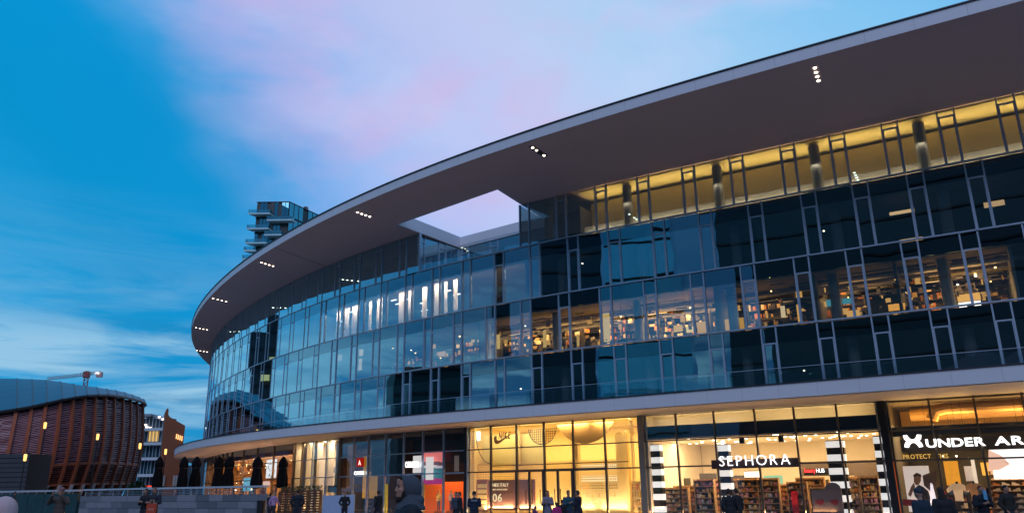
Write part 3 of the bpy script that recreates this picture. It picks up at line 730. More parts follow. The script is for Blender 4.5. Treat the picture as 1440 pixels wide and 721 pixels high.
def perf(name, col, cell, hole, emit=0):
    m = bpy.data.materials.new(name); m.use_nodes = True; t_ = m.node_tree; q = NB(t_); bs = t_.nodes['Principled BSDF']
    bs.inputs['Base Color'].default_value = (*col, 1); bs.inputs['Roughness'].default_value = .5
    uv = q.n('ShaderNodeUVMap'); sp = q.n('ShaderNodeSeparateXYZ'); q.link(uv.outputs[0], sp.inputs[0])
    fx = q.math('ABSOLUTE', q.math('SUBTRACT', q.math('FRACT', q.math('DIVIDE', sp.outputs[0], cell)), .5)); fy = q.math('ABSOLUTE', q.math('SUBTRACT', q.math('FRACT', q.math('DIVIDE', sp.outputs[1], cell)), .5))
    hl = q.math('LESS_THAN', q.math('MAXIMUM', fx, fy), hole)
    tr = q.n('ShaderNodeBsdfTransparent'); mx = q.n('ShaderNodeMixShader'); q.link(hl, mx.inputs[0]); tl = q.n('ShaderNodeBsdfTranslucent'); tl.inputs[0].default_value = (*col, 1); m2 = q.n('ShaderNodeMixShader'); m2.inputs[0].default_value = .6; q.link(bs.outputs[0], m2.inputs[1]); q.link(tl.outputs[0], m2.inputs[2]); q.link(m2.outputs[0], mx.inputs[1]); q.link(tr.outputs[0], mx.inputs[2])
    q.link(mx.outputs[0], t_.nodes['Material Output'].inputs[0]); return m
PERF = perf('perforated_screen', (.88, .74, .42), .135, .27)
PERFD = perf('dark_mesh', (.30, .18, .06), .135, .36)
def uvpanel(px0, py0, px1, py1, out, name, m):
    s0, zb = pos(px0, py0, out); s1, za = pos(px1, py1, out); za = .05 if py1 >= 721 else za; zb = min(zb, ZC-.03)
    me = bpy.data.meshes.new(name); n = 4; vs = []; uvs = []
    for k in range(n+1):
        s = s0+(s1-s0)*k/n; vs += [W3(s, out, za)-BLD.location, W3(s, out, zb)-BLD.location]; uvs += [(-s, za), (-s, zb)]
    fs_ = [(2*k, 2*k+2, 2*k+3, 2*k+1) for k in range(n)]; nv = len(vs)
    me.from_pydata([tuple(v) for v in vs], [], fs_); l = me.uv_layers.new(name='UVMap')
    for p in me.polygons:
        for li in p.loop_indices: l.data[li].uv = uvs[me.loops[li].vertex_index]
    me.materials.append(m); o = bpy.data.objects.new(name, me); COL.objects.link(o); o.parent = BLD
    so_ = o.modifiers.new('thickness', 'SOLIDIFY'); so_.thickness = .006
    return o
uvpanel(658, 590, 668, 721, -.4, 'perforated_screen', PERF)
uvpanel(884, 588, 897, 721, -.4, 'perforated_screen', PERF)
uvpanel(668.3, 652, 883.5, 721, -1.0, 'perforated_screen', PERF)
P, n_, o = half_disc(744, 783, 603, .92, -.5, 'mesh_half_disc', 'outlined mesh half disc at the top of the yellow shop window', PERFD, .01)
l = o.data.uv_layers.new(name='UVMap')
for p in o.data.polygons:
    for li in p.loop_indices:
        v = o.data.vertices[o.data.loops[li].vertex_index].co; l.data[li].uv = ((v-P[0]).dot((P[-1]-P[0]).normalized()), v.z)
cb = MB()
for i in range(len(P)-1): cb.tube(P[i]+n_*.02, P[i+1]+n_*.02, .022, n=5)
cb.build('rim', M_BLK, o)
cb = MB(); pr = None
for i in range(13):
    a = i/12*math.pi/2; s, z = pos(690-20*math.cos(a), 607+44*math.sin(a), -.48); q = W3(s, -.48, z)
    if pr: cb.tube(pr, q, .02, n=5)
    pr = q
part(cb, 'display_cable', M_BLK)
qp(690, 651.0, 884, 652.2, -.47, .03, 'display_rail', M_BLK, n=4)
brp = mat('brown_banner', (.36, .17, .13), .5, 0, .05)
t = sign('shop_banner', 'wide brown banner with large number 06 behind the yellow shop window', 'banner')
def worldpanel(px0, py0, px1, py1, out, th, name, m, parent):
    s0, zb = pos(px0, py0, out); s1, za = pos(px1, min(py1, 719), out)
    return fbox(MB(), s1, s0, out-th, out, za, zb).build(name, m, parent)
worldpanel(687.5, 674.5, 754, 717, -.72, .05, 'banner_sheet', brp, t)
E_CRM = emis('banner_cream', (1, .80, .45), 1.0)
for tx, a, c, y, h in (('NIKE ITALY', 693.8, 716, 683.5, .19), ('MEET REVOLUTION', 693.8, 714, 688.7, .08), ('06', 693.8, 707, 704.5, .46), ('MILANO PLAZA', 693.8, 709, 711.5, .07)):
    Mx, wl, z0 = textM(a, y, c, -.70); lettering(tx, Mx, wl, h, .012, E_CRM, t, single='lettering', bold=.015, gap=.08)
t = sign('drawer_rack', 'narrow brown rack with cream shelves left of the brown banner', 'rack')
worldpanel(671.5, 674, 686, 719, -.9, .3, 'rack_frame', brp, t)
for k in range(5): worldpanel(672.5, 680+k*7.5, 685, 685.5+k*7.5, -.87, .05, 'shelf', yel2, t)
# shop doors
for px in (727, 745.5, 765, 785.7, 806):
    s, _ = pos(px, 690, -.2); part(fbox(MB(), s-.065, s+.065, OUT+.03, OUT+.13, 0, Z2-.07), 'door_stile', M_MULD)
for px in (741, 749.5, 761, 781.5, 789.5):
    s, _ = pos(px, 700, -.1); q = MB(); c = W3(s, -.02, 0)
    q.tube((c.x, c.y, .75), (c.x, c.y, 1.55), .022, n=6); c2 = W3(s, OUT+.09, 0)
    for z in (.85, 1.45): q.tube((c.x, c.y, z), (c2.x, c2.y, z), .014, n=5)
    part(q, 'door_handle', M_BLK)
for a in ((814, 679, 829, 688, (.85, .35, .05)), (832, 679, 852, 688, (.04, .04, .05)), (856, 679, 870, 688, (.10, .03, .02)), (884, 679, 898, 688, (.30, .10, .07))):
    qp(a[0], a[1], a[2], a[3], -2.2, .05, 'wall_graphic', mat('graphic_%.2f_%.2f' % a[4][:2], a[4], .5))
qp(810, 668, 884, 677, -2.4, .1, 'light_shelf', emis('light_shelf_glow', (1, .86, .56), 1.5), n=3)
qp(811, 652, 868, 660, -3.4, .1, 'light_shelf', emis('light_shelf_glow', (1, .86, .56), 1.5), n=3)
qp(671, 606, 675.5, 619, -.9, .1, 'lit_box', emis('lit_box_glow', (1, .93, .72), 2.2))
wh = [mat('goods_white', (.8, .76, .68), .6, 0, .1), shelf_c[1], shelf_c[3], mat('goods_yellow', (.75, .5, .1), .6)]
for s in (160.4, 162.0, 163.2): rack(s, -2.5, .03, 1.1, 1.9, .4, 'pale rack of sports goods in the yellow shop, '+{160.4: 'beside the pale bronze pier', 162.0: 'middle of three', 163.2: 'nearest the doors'}[s], 'racks in the yellow shop', mats=wh, gm=M_CREAM)

# --- cosmetics shop --------------------------------------------------------
part(fbox(MB(), 147.6, 159.0, -1.4, -1.3, 4.2, 5.22, n=6), 'cream_fascia_panel', M_CREAM); part(fbox(MB(), 147.6, 159.0, -1.3, -.36, 5.20, 5.225, n=6), 'cream_soffit_panel', M_CREAM)
part(fbox(MB(), 147.6, 159.0, -.50, -.42, 3.95, 4.655, n=6), 'dark_fascia_panel', M_BLK)
t = sign('shop_sign', 'white lit capital letters along a dark brown beam over the striped shop entrance')
worldpanel(1000, 646.5, 1124, 655.8, .02, .20, 'sign_beam', mat('dark_brown_beam', (.06, .032, .028), .5), t)
Mx, wl, z0 = textM(1012.5, 655, 1112, .05)
lettering('SEPHORA', Mx, wl, .52, .05, E_COOL, t, bold=-.016, gap=.26)
M_BAND = mat('white_band_lit', (.9, .9, .9), .4, emit=(1, .97, .93), es=.75)
def striped(px0, px1, py_top, out, label):
    s0, zt = pos(px1, py_top, out); s1, _ = pos(px0, py_top, out); t = thing('striped_column', label, 'column', W3((s0+s1)/2, out, 0))
    zt = min(zt, 3.97); off = -t.location
    def w(mb, nm, m): o = mb.build(nm, m, t); o.location = off
    w(fbox(MB(), s0+.01, s1-.01, out-.45, out-.01, .03, zt), 'core', M_BLK)
    z = zt-.34
    while z > .1:
        w(fbox(MB(), s0, s1, out-.46, out, z, z+.30), 'white_band', M_BAND); z -= .62
striped(909.5, 927, 624, -.7, 'black and white striped column beside the pale bronze pier')
striped(1007, 1022, 624, -1.0, 'black and white striped column behind the first letters of the sign')
striped(1041, 1060, 661, -3.2, 'short black and white striped column behind the shop entrance')
striped(1156, 1181, 618, -1.0, 'broad black and white striped column in the middle of the shop window')
striped(1224, 1243, 612, -.5, 'black and white striped column at the black pier with a bluish edge')
s_, _ = pos(1245.5, 660, -.4); part(fbox(MB(), s_-.03, s_+.03, -.42, -.36, .1, 4.0), 'edge_light', emis('blue_edge', (.55, .6, 1), 1.6))
for px in (1042, 1097): 
    s, z = pos(px, 620, -.5); part(fbox(MB(), s-.12, s+.12, -.7, -.5, 3.60, 3.92), 'loudspeaker', M_BLK)
for i in range(60):
    s = random.uniform(148, 158.6); out = random.uniform(-8, -.8); part(fbox(MB(), s-.06, s+.06, out-.06, out+.06, 3.955, 3.975), 'ceiling_spot', emis('spot_glow', (1, .9, .7), 10))
part(fbox(MB(), 148, 152.2, -5.1, -5.0, 2.0, 2.75, n=2), 'brown_bulkhead', M_BRZ)
qp(1066, 668, 1090, 681, -4.5, .1, 'green_light_panel', emis('green_panel', (.42, .80, .45), .9))
t = sign('inner_sign', 'small red and white lit words over a dark counter inside the striped shop')
Mx, wl, z0 = textM(1124, 664, 1139, -2.4); lettering('beauty', Mx, wl, .22, .03, emis('sign_red', (1, .06, .05), 3), t, single='lettering', gap=.05)
Mx, wl, z0 = textM(1140, 664, 1151, -2.4); lettering('HUB', Mx, wl, .20, .03, E_WHITE, t, single='lettering', gap=.08)
worldpanel(1122, 659, 1168, 667, -2.5, .05, 'sign_board', M_BLK, t)
for a in ((948, 666, 962, 672), (988, 668, 998, 674)):
    qp(*a, -6, .05, 'wall_screen', E_WHITE)
for a in ((938, 672, 968, 700, -5.5), (982, 665, 1003, 700, -5.2), (1024, 668, 1040, 700, -6), (1128, 674, 1154, 700, -3.4), (1186, 668, 1222, 690, -4.0)):
    qp(*a[:4], a[4], .3, 'dark_wall_unit', mat('dark_unit', (.05, .045, .035), .5, 0, .4, 3))
gm2 = [shelf_c[0], shelf_c[1], shelf_c[3], mat('goods_gold', (.7, .45, .15), .4), mat('goods_pink', (.7, .3, .3), .5), mat('goods_black', (.02, .02, .02), .3)]
SEPL = {948: 'right of the leftmost striped column', 966: 'under the first small wall screen', 990: 'left of the striped column behind the sign', 1018: 'behind the two people in black coats', 1052: 'under the short striped column', 1078: 'under the green light panel', 1100: 'left of the red display',
        1118: 'directly right of the red display', 1134: 'under the red and white lit words', 1150: 'low, behind the square-topped grey stand', 1172: 'behind the broad striped column', 1190: 'right of the broad striped column', 1204: 'midway between the two right striped columns', 1218: 'beside the rightmost striped column'}
for px, out, w, h in ((948, -1.7, 1.5, 1.5), (966, -2.4, 1.4, 1.6), (990, -1.5, 1.0, 1.9), (1018, -2.8, 1.3, 1.9), (1052, -1.9, 1.2, 1.9), (1078, -1.6, 1.0, 1.9), (1100, -2.4, 1.6, 1.6), (1118, -1.3, .9, 1.7), (1134, -2.2, 1.3, 1.9), (1150, -.9, .9, 1.45),
                      (1172, -2.6, 1.0, 1.7), (1190, -1.3, .8, 1.8), (1204, -2.0, 1.0, 1.9), (1218, -1.2, .8, 1.9)):
    s, _ = pos(px, 690, out)
    rack(s, out, .03, w, h, .4, 'oak shelf unit of small cosmetics '+SEPL[px], 'oak shelf units in the striped shop', mats=gm2, shelves=7, fill=.95)
qp(1111, 690, 1119, 721, -.9, .3, 'red_display', mat('red_display_mat', (.6, .02, .03), .4))
for px in (1149, 1169):
    s, z = pos(px, 689, -.7); t = thing('display_totem', 'grey round-topped display stand with a red motif' if px > 1160 else 'dark display stand with a red motif and square top', 'display stand', W3(s, -.7, .03))
    M = FM(s, -.7, .03).to_3x3(); 
    P = [Vector((x, y, 0)) for x, y in ((-.36, 0), (.36, 0), (.36, 1.3), (.30, 1.5), (.18, 1.6), (0, 1.64), (-.18, 1.6), (-.30, 1.5), (-.36, 1.3))] if px > 1160 else [Vector((x, y, 0)) for x, y in ((-.34, 0), (.34, 0), (.34, 1.3), (-.34, 1.3))]
    MB().prism([M @ p for p in P], M @ Vector((0, 0, .12))).build('stand_body', mat('totem_grey', (.22, .17, .16), .5), t)
    MB().prism([M @ Vector((.2*math.cos(a), .75+.12*math.sin(a)+(.05 if abs(math.cos(a)) > .5 else 0), .12)) for a in np.linspace(0, 6.28, 13)[:-1]], M @ Vector((0, 0, .015))).build('red_motif', mat('motif_red', (.35, .03, .03), .5), t)

# --- sportswear shop (right) ----------------------------------------------
t = sign('shop_sign', 'big white lit block letters with a crossed arc emblem above the dark sportswear shop')
Mx, wl, z0 = textM(1302.5, 628.5, 1386.5, -.05); lettering('UNDER', Mx, wl, .36, .06, E_WHITE, t, bold=.022, gap=.09)
Mx2, wl2, _ = textM(1399, 626.5, 1440, -.05); Mx2[2][3] = z0; lettering('ARMOUR', Mx2, wl*1.5, .36, .06, E_WHITE, t, bold=.022, gap=.09)
Ml, wm, _ = textM(1272, 629, 1298, -.05)
for sg in (1, -1):      # two crossing arcs make the emblem
    A = []; n = 10; W_ = wm; H_ = .55
    up_ = [(0, .96), (.22, 1.0), (.29, .80), (.39, .66), (.5, .62), (.61, .66), (.71, .80), (.78, 1.0), (1, .96), (.95, .66), (.82, .47), (.64, .39), (.5, .38), (.36, .39), (.18, .47), (.05, .66)]
    pts_ = [(x, y if sg > 0 else 1-y) for x, y in up_]
    MB().prism([Ml @ Vector((x*W_, y*H_, 0 if sg > 0 else .012)) for x, y in pts_], Ml.to_3x3() @ Vector((0, 0, .05))).build('emblem_arc', E_WHITE, t)
qp(1262, 615, 1445, 633, -.75, .08, 'dark_sign_backing', mat('dark_brown_board', (.05, .03, .018), .6, 0, .4, 2), n=4)
qp(1248, 596, 1445, 610, -1.0, .1, 'dark_beam', M_BLK, n=4)
t = sign('inner_sign', 'dim yellow capital slogan in the window under the big white letters')
Mx, wl, _ = textM(1268, 645, 1307, -.4); lettering('PROTECT', Mx, wl, .20, .03, emis('slogan_yellow', (1, .55, .12), .9), t, single='lettering', bold=.01, gap=.1)
Mx, wl, _ = textM(1314, 644, 1331, -.4); lettering('THIS', Mx, wl, .20, .03, emis('slogan_yellow', (1, .55, .12), .9), t, single='lettering', bold=.01, gap=.1)
dctm = mat('ochre_duct', (.62, .36, .12), .45, 0, .1)
d_ = MB(); pr = None
for px, py, o_ in ((1299, 590, -1.6), (1303, 578, -1.6), (1316, 572, -1.6), (1340, 570, -1.6), (1380, 567, -1.6), (1420, 564, -1.6), (1470, 561, -1.6)):
    s, z = pos(px, py, o_); z = min(z, 4.85); q = W3(s, o_, z)
    if pr is not None: d_.tube(pr, q, .26, n=12); d_.ell(q, (.26, .26, .26), 10, 7)
    pr = q
part(d_, 'air_duct', dctm)
d_ = MB(); d_.tube(W3(138, -3.2, 4.75), W3(146.4, -3.2, 4.75), .3, n=12); part(d_, 'air_duct', dctm)
part(fbox(MB(), 138, 147, -5.4, -5.3, 4.1, 5.1, n=3), 'ochre_bulkhead', mat('ochre_wall2', (.6, .33, .08), .6))
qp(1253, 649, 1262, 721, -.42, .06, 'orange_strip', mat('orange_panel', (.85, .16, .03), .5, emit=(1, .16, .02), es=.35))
# poster of a runner: flat print
t = sign('shop_poster', 'pale lit poster of an athlete in a dark top beside the orange strip', 'poster')
worldpanel(1264, 655, 1310, 719, -.8, .05, 'poster_sheet', mat('poster_paper', (.75, .62, .55), .5, emit=(1, .80, .68), es=.55), t)
def flatshape(pts, out, name, m, parent, th=.012):
    Q = []
    for px, py in pts:
        s, z = pos(px, py, out); Q.append(W3(s, out, z))
    n = fr(sx(pts[0][0], 2, out))[1]
    return MB().prism(Q, n*th).build(name, m, parent)
flatshape([(1281, 686), (1287, 681), (1293, 684), (1300, 690), (1303, 700), (1303, 719), (1286, 719), (1285, 700), (1279, 690)], -.78, 'printed_top', mat('print_dark', (.05, .045, .045), .6), t)
flatshape([(1280, 668), (1285, 665.5), (1289.5, 668), (1290, 675), (1287, 681), (1283, 682), (1280, 677)], -.77, 'printed_face', mat('print_skin', (.45, .24, .13), .6), t)
flatshape([(1279, 667.5), (1284, 664), (1290, 666.5), (1290.5, 671), (1286, 668), (1280, 670)], -.755, 'printed_hair', mat('print_hair', (.12, .06, .03), .6), t)
flatshape([(1280, 678), (1276, 684), (1272, 695), (1276, 698), (1279, 690), (1282, 684)], -.765, 'printed_arm', MATS['print_skin'], t)
flatshape([(1292, 668), (1312, 660), (1312, 680), (1303, 690), (1294, 682)], -.775, 'printed_torso', mat('print_brown', (.16, .10, .07), .6), t)
flatshape([(1265, 701), (1284, 702), (1284, 711), (1265, 710)], -.76, 'printed_tag', mat('print_red', (.5, .03, .02), .5), t)
flatshape([(1303, 678), (1306, 680), (1311, 700), (1312, 719), (1303, 719)], -.74, 'printed_panel', mat('print_white', (.85, .8, .85), .5, emit=(1, .9, 1), es=.8), t)
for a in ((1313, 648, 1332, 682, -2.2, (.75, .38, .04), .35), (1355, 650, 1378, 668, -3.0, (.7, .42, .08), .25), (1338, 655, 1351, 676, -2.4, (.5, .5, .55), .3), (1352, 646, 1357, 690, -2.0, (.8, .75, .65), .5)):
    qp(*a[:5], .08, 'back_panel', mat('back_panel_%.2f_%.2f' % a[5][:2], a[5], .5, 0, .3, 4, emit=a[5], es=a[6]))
for px, py0, sc_, colr, lab in ((1337, 680, 1.0, (.85, .72, .55), 'headless mannequin in a cream t-shirt in the sportswear window'), (1360, 682, .95, (.42, .24, .13), 'headless mannequin in a brown t-shirt in the sportswear window')):
    s, z = pos(px, py0, -1.1); M = FM(s, -1.1, .03); t = thing('mannequin', lab, 'mannequin', M=M)
    b_ = MB(); b_.lathe((0, 0, 0), [(.16, 0), (.16, .03), (.02, .04), (.02, .8), (.12, .82)], 10)
    b2 = MB(); b2.v = [(x, z_, -y) for x, y, z_ in b_.v]; b2.f = b_.f; b2.mi = b_.mi; b2.build('stand', M_BLK, t)
    q = MB(); q.prism([Vector(p) for p in ((-.17, .78, -.1), (.17, .78, -.1), (.16, 1.0, -.1), (.20, 1.25, -.1), (.40, 1.12, -.1), (.45, 1.26, -.1), (.25, 1.47, -.1), (.08, 1.53, -.1), (0, 1.49, -.1), (-.08, 1.53, -.1), (-.25, 1.47, -.1), (-.45, 1.26, -.1), (-.40, 1.12, -.1), (-.20, 1.25, -.1), (-.16, 1.0, -.1))], (0, 0, .2))
    q.build('t_shirt', mat('tee_%.2f' % colr[0], colr, .8, 0, .1), t)
    MB().tube((0, 1.48, 0), (0, 1.60, 0), .055, .05, 8).build('neck', M_BLK, t)
    for sg in (-1, 1): MB().tube((sg*.40, 1.2, 0), (sg*.46, .85, .03), .04, .03, 7).build('arm', M_BLK, t)
t = sign('light_box', 'bright white light box with a dashed shoe outline above the shoe shelves', 'light box')
worldpanel(1382, 629, 1470, 672, -.9, .06, 'lit_sheet', mat('lightbox', (.9, .85, .8), .5, emit=(1, .93, .88), es=1.5), t)
for k in range(24):
    u = k/23; px = 1402+u*60; py = 648+8*math.sin(u*2.2)+6*u
    flatshape([(px, py), (px+1.4, py+.3), (px+1.4, py+.9), (px, py+.6)], -.88, 'dash', M_BLK, t)
    if k % 2: flatshape([(px+2, py+9-4*u), (px+3.4, py+9.2-4*u), (px+3.4, py+9.9-4*u), (px+2, py+9.7-4*u)], -.88, 'dash', M_BLK, t)
flatshape([(1382, 632), (1400, 640), (1412, 652), (1398, 660), (1382, 662)], -.885, 'printed_hand', mat('print_palm', (.8, .5, .38), .5, emit=(1, .6, .45), es=.8), t)
s0, _ = pos(1384, 690, -1.2); s1, _ = pos(1460, 690, -1.2)
t = thing('shoe_wall', 'dark wall shelving with rows of cream trainers under the light box', 'shelving', W3((s0+s1)/2, -1.2, 0)); off = -t.location
def w_(mb, nm, m, par=None, **k):
    o = mb.build(nm, m, par or t, **k)
    if par is None: o.location = off
    return o
w_(fbox(MB(), s1, s0, -1.5, -1.42, .03, 2.05), 'back_board', mat('brown_board', (.13, .07, .03), .5))
shoe = mat('shoe_cream', (.82, .62, .34), .6, 0, .15)
for r_ in range(8):
    z = .25+r_*.235; w_(fbox(MB(), s1, s0, -1.42, -1.15, z, z+.02), 'shelf', M_OAK)
    x = s0-.2
    while x > s1+.1:
        c = W3(x, -1.26, z+.02); P_, n, tt = fr(x); q = MB(); u = tt
        prof = [(-.13, 0), (.15, 0), (.15, .045), (.05, .075), (-.02, .12), (-.12, .13)]
        q.prism([c+u*a*(1 if r_ % 2 else -1)-n*.045+Vector((0, 0, b_)) for a, b_ in prof], n*.09); w_(q, 'shoe', shoe if random.random() < .85 else shelf_c[0]); x -= random.uniform(.33, .42)
for px, out in ((1320, -2.6), (1345, -3.4), (1370, -3.0)):
    s, _ = pos(px, 690, out); rack(s, out, .03, 1.3, 1.4, .5, 'dim clothing rack inside the sportswear shop '+{1320: 'behind the cream t-shirt', 1345: 'behind the brown t-shirt', 1370: 'behind the man in the open jacket'}[px], 'clothing racks in the sportswear shop', gm=rackm)
for i in range(22):
    s = random.uniform(138.5, 146.5); out = random.uniform(-6, -.8); c = W3(s, out, random.uniform(3.0, 3.3) if i % 2 else 2.3+random.random()*.5)
    q = MB(); q.ell(c, (.04, .04, .04), 7, 5); q.tube(c+Vector((0, 0, .03)), (c.x, c.y, 5.14), .008, n=4, mi=1); part(q, 'pendant_lamp', [emis('uaspot', (1, .75, .45), 12), M_BLK])

# --- dark glazed shops (middle) -------------------------------------------
part(fbox(MB(), 171.1, 183.65, -.5, -.42, 4.72, 5.14, n=6), 'dark_fascia_panel', M_BLK)
part(fbox(MB(), 176.6, 180.3, -.55, -.48, 2.6, 5.1, n=2), 'dark_backing_panel', M_BLK)
part(fbox(MB(), 171.1, 176.5, -1.05, -.98, 3.15, 5.1, n=3), 'dark_backing_panel', M_BLK)
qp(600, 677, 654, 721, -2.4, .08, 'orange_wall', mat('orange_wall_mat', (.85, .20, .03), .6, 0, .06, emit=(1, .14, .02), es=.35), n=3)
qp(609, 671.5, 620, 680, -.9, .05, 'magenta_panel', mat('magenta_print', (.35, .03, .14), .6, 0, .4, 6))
t = sign('shop_sign', 'white lit block letters on dark glass in front of the white banners')
Mx, wl, _ = textM(570.5, 656.8, 589, -.02); lettering('COLMAR', Mx, wl, .38, .05, E_WHITE, t, bold=.005, gap=.10)
t = sign('window_banner', 'bright white vertical banner right behind the block letters', 'banner'); worldpanel(581.5, 640.5, 593.5, 664, -.38, .03, 'banner_sheet', emis('banner_white', (1, .93, .93), .78), t)
t = sign('window_banner', 'bright white vertical banner hanging before the pink and teal poster', 'banner'); worldpanel(599.5, 642, 609.5, 674, -.38, .03, 'banner_sheet', emis('banner_white', (1, .93, .93), .78), t)
t = sign('window_poster', 'large landscape poster with a pink sky and teal bands in the dark window', 'poster')
for a, b_, c in ((635, 649, (.75, .18, .17)), (649, 654, (.10, .05, .07)), (654, 657.5, (.45, .42, .45)), (657.5, 661, (.03, .12, .15)), (661, 672, (.03, .16, .20)), (672, 680, (.32, .03, .16))):
    worldpanel(596.5, a, 624, b_, -.60, .03, 'print_band', mat('band_%.2f_%.2f' % c[:2], c, .5, 0, .4, 5, emit=c, es=.9), t)
t = sign('cafe_sign', 'small white lit word over the cafe door with a red lantern above')
Mx, wl, _ = textM(498.5, 667, 511.5, -.05); lettering('CAFFE', Mx, wl, .24, .04, E_WHITE, t, bold=.01, gap=.07)
t = sign('lantern_sign', 'square red lit lantern sign with a pale emblem above the small white word', 'sign')
worldpanel(501.8, 643.5, 510, 655.5, -.1, .12, 'lantern_box', emis('lantern_red', (1, .03, .015), .28), t)
flatshape([(504, 653), (505.8, 646), (507.8, 653), (506.8, 653.5), (505.8, 650), (505, 653.5)], -.09, 'emblem', emis('emblem_pink', (1, .5, .45), 2), t)
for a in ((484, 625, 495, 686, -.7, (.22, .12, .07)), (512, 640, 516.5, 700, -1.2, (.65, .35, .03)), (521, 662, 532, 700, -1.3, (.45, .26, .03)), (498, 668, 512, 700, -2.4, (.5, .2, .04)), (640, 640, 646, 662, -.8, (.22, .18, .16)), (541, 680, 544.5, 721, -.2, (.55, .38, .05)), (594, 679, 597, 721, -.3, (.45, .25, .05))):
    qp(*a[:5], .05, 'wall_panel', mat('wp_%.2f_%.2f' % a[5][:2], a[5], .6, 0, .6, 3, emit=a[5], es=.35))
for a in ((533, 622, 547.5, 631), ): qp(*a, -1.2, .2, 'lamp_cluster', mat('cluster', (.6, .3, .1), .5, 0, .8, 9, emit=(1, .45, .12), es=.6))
def dummy(px, pyt, out, colr, label):
    s, z = pos(px, pyt, out); M = FM(s, out, .33); t = thing('mannequin', label, 'mannequin', M=M); h = (z-.33)/1.8
    def LL(mb): mb.v = [(x*h, z_*h, -y*h) for x, y, z_ in mb.v]; return mb
    mm = mat('mann_%.2f' % colr[0], colr, .6, 0, .25, 9)
    q = MB(); q.ell((0, 0, 1.68), (.08, .1, .12), 10, 7); LL(q).build('head', mat('mann_head', (.7, .5, .3), .5), t)
    q = MB(); q.lathe((0, 0, 0), [(.15, .85), (.17, .95), (.14, 1.1), (.18, 1.3), (.2, 1.42), (.07, 1.5), (.05, 1.58)], 12); LL(q).build('jacket', mm, t)
    for sg in (-1, 1):
        q = MB(); q.tube((sg*.19, 0, 1.4), (sg*.27, .02, 1.12), .055, .045); q.tube((sg*.27, .02, 1.12), (sg*.22, -.1, .88), .045, .035); LL(q).build('arm', mm, t)
        q = MB(); q.tube((sg*.09, 0, .9), (sg*.10, 0, .48), .085, .06); q.tube((sg*.10, 0, .48), (sg*.11, 0, .02), .06, .04); LL(q).build('leg', mat('mann_leg', (.12, .16, .25), .7), t)
    q = MB(); q.box((0, 0, -.16), (.7, .5, .31)); LL(q).build('plinth', mat('plinth_orange', (.8, .2, .03), .5), t)
dummy(618.5, 688, -.9, (.85, .62, .20), 'tall mannequin in a yellow coat against the orange wall')
dummy(636, 688, -1.1, (.75, .62, .55), 'mannequin in a pale jacket right of the yellow one')
for px, out in ((524, -2.2), (506, -3)):
    s, _ = pos(px, 690, out); rack(s, out, .03, 1.2, 1.3, .5, 'dim shelf with goods behind the window '+('right of the small white cafe word' if px == 524 else 'under the red lantern'), 'shelves behind the cafe window', gm=M_WOOD)

# --- cream lobby -----------------------------------------------------------
for a, c in ((427.5, 432.5), (443.5, 447.5), (459.5, 463.5), (474, 478)):
    s0, _ = pos(c, 660, -.6); s1, _ = pos(a, 660, -.6)
    part(fbox(MB(), s0, s1, -.95, -.5, .03, 5.16), 'lobby_column', M_CREAM)
qp(461, 682, 473.5, 691.5, -.45, .05, 'notice_board', mat('notice_dark', (.05, .055, .03), .5)); qp(463, 656, 478, 664, -1.8, .1, 'grey_bulkhead', M_CONC)
qp(431, 640, 441, 690, -1.6, .1, 'brown_door', M_WOOD)
for px in (438, 457, 467, 476):
    s, z = pos(px, 621, -.7); part(fbox(MB(), s-.15, s+.15, -.95, -.7, 5.13, 5.17), 'ceiling_lamp', emis('lobby_lamp', (1, .88, .66), 6))

# --- cafe ------------------------------------------------------------------
t = sign('menu_screen', 'bright white lit screen full of grey marks inside the corner cafe', 'screen')
worldpanel(376.5, 646, 388.5, 671, -1.2, .05, 'screen_sheet', emis('screen_white', (.95, .97, 1), 1.5), t)
for i in range(14):
    px = random.uniform(378, 387); py = random.uniform(648, 668); flatshape([(px, py), (px+.7, py), (px+.9, py+3), (px+.2, py+3)], -1.18, 'screen_mark', M_CONC, t)
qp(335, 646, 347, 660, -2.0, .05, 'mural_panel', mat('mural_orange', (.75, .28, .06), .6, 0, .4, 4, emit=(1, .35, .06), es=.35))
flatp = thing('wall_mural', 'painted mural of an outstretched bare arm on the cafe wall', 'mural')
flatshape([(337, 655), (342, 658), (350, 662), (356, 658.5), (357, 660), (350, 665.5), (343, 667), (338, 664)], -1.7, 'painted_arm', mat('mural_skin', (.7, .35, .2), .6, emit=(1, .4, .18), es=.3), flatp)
qp(342.5, 671, 352, 690, -1.6, .3, 'drinks_cooler', emis('cooler_glow', (.25, .72, 1), 1.0))
qp(371, 676, 379, 684, -1.6, .1, 'lit_logo_panel', emis('pink_glow', (1, .65, .55), 1.3))
for i in range(60):
    s = random.uniform(191.5, 219); out = random.uniform(-5, -.8); z = random.choice([random.uniform(1.9, 2.6), random.uniform(3.0, 4.2), random.uniform(1.7, 2.2)])
    c = W3(s, out, z); q = MB(); r_ = random.uniform(.03, .08); q.ell(c, (r_, r_, r_), 7, 5); q.tube(c+Vector((0, 0, r_*.8)), (c.x, c.y, 4.4), .008, n=4, mi=1)
    part(q, 'pendant_lamp', [random.choice([M_WARM, M_WARM2, emis('gold_lamp', (1, .62, .25), 8)]), M_BLK])
for s in (193.5, 196, 199, 202, 205.5, 209, 213): rack(s, -2.2, .03, 1.6, 2.3, .4, 'bar shelf with bottles lit amber in the corner cafe '+{193.5: 'next to the lobby columns', 196: 'right of the bright white screen', 199: 'behind the bright white screen', 202: 'left of the bright white screen', 205.5: 'behind the painted arm mural', 209: 'behind the thin-framed corner', 213: 'farthest left, under the ledge tip'}[s], 'bar shelves in the corner cafe', mats=shelf_c, gm=M_OAK)

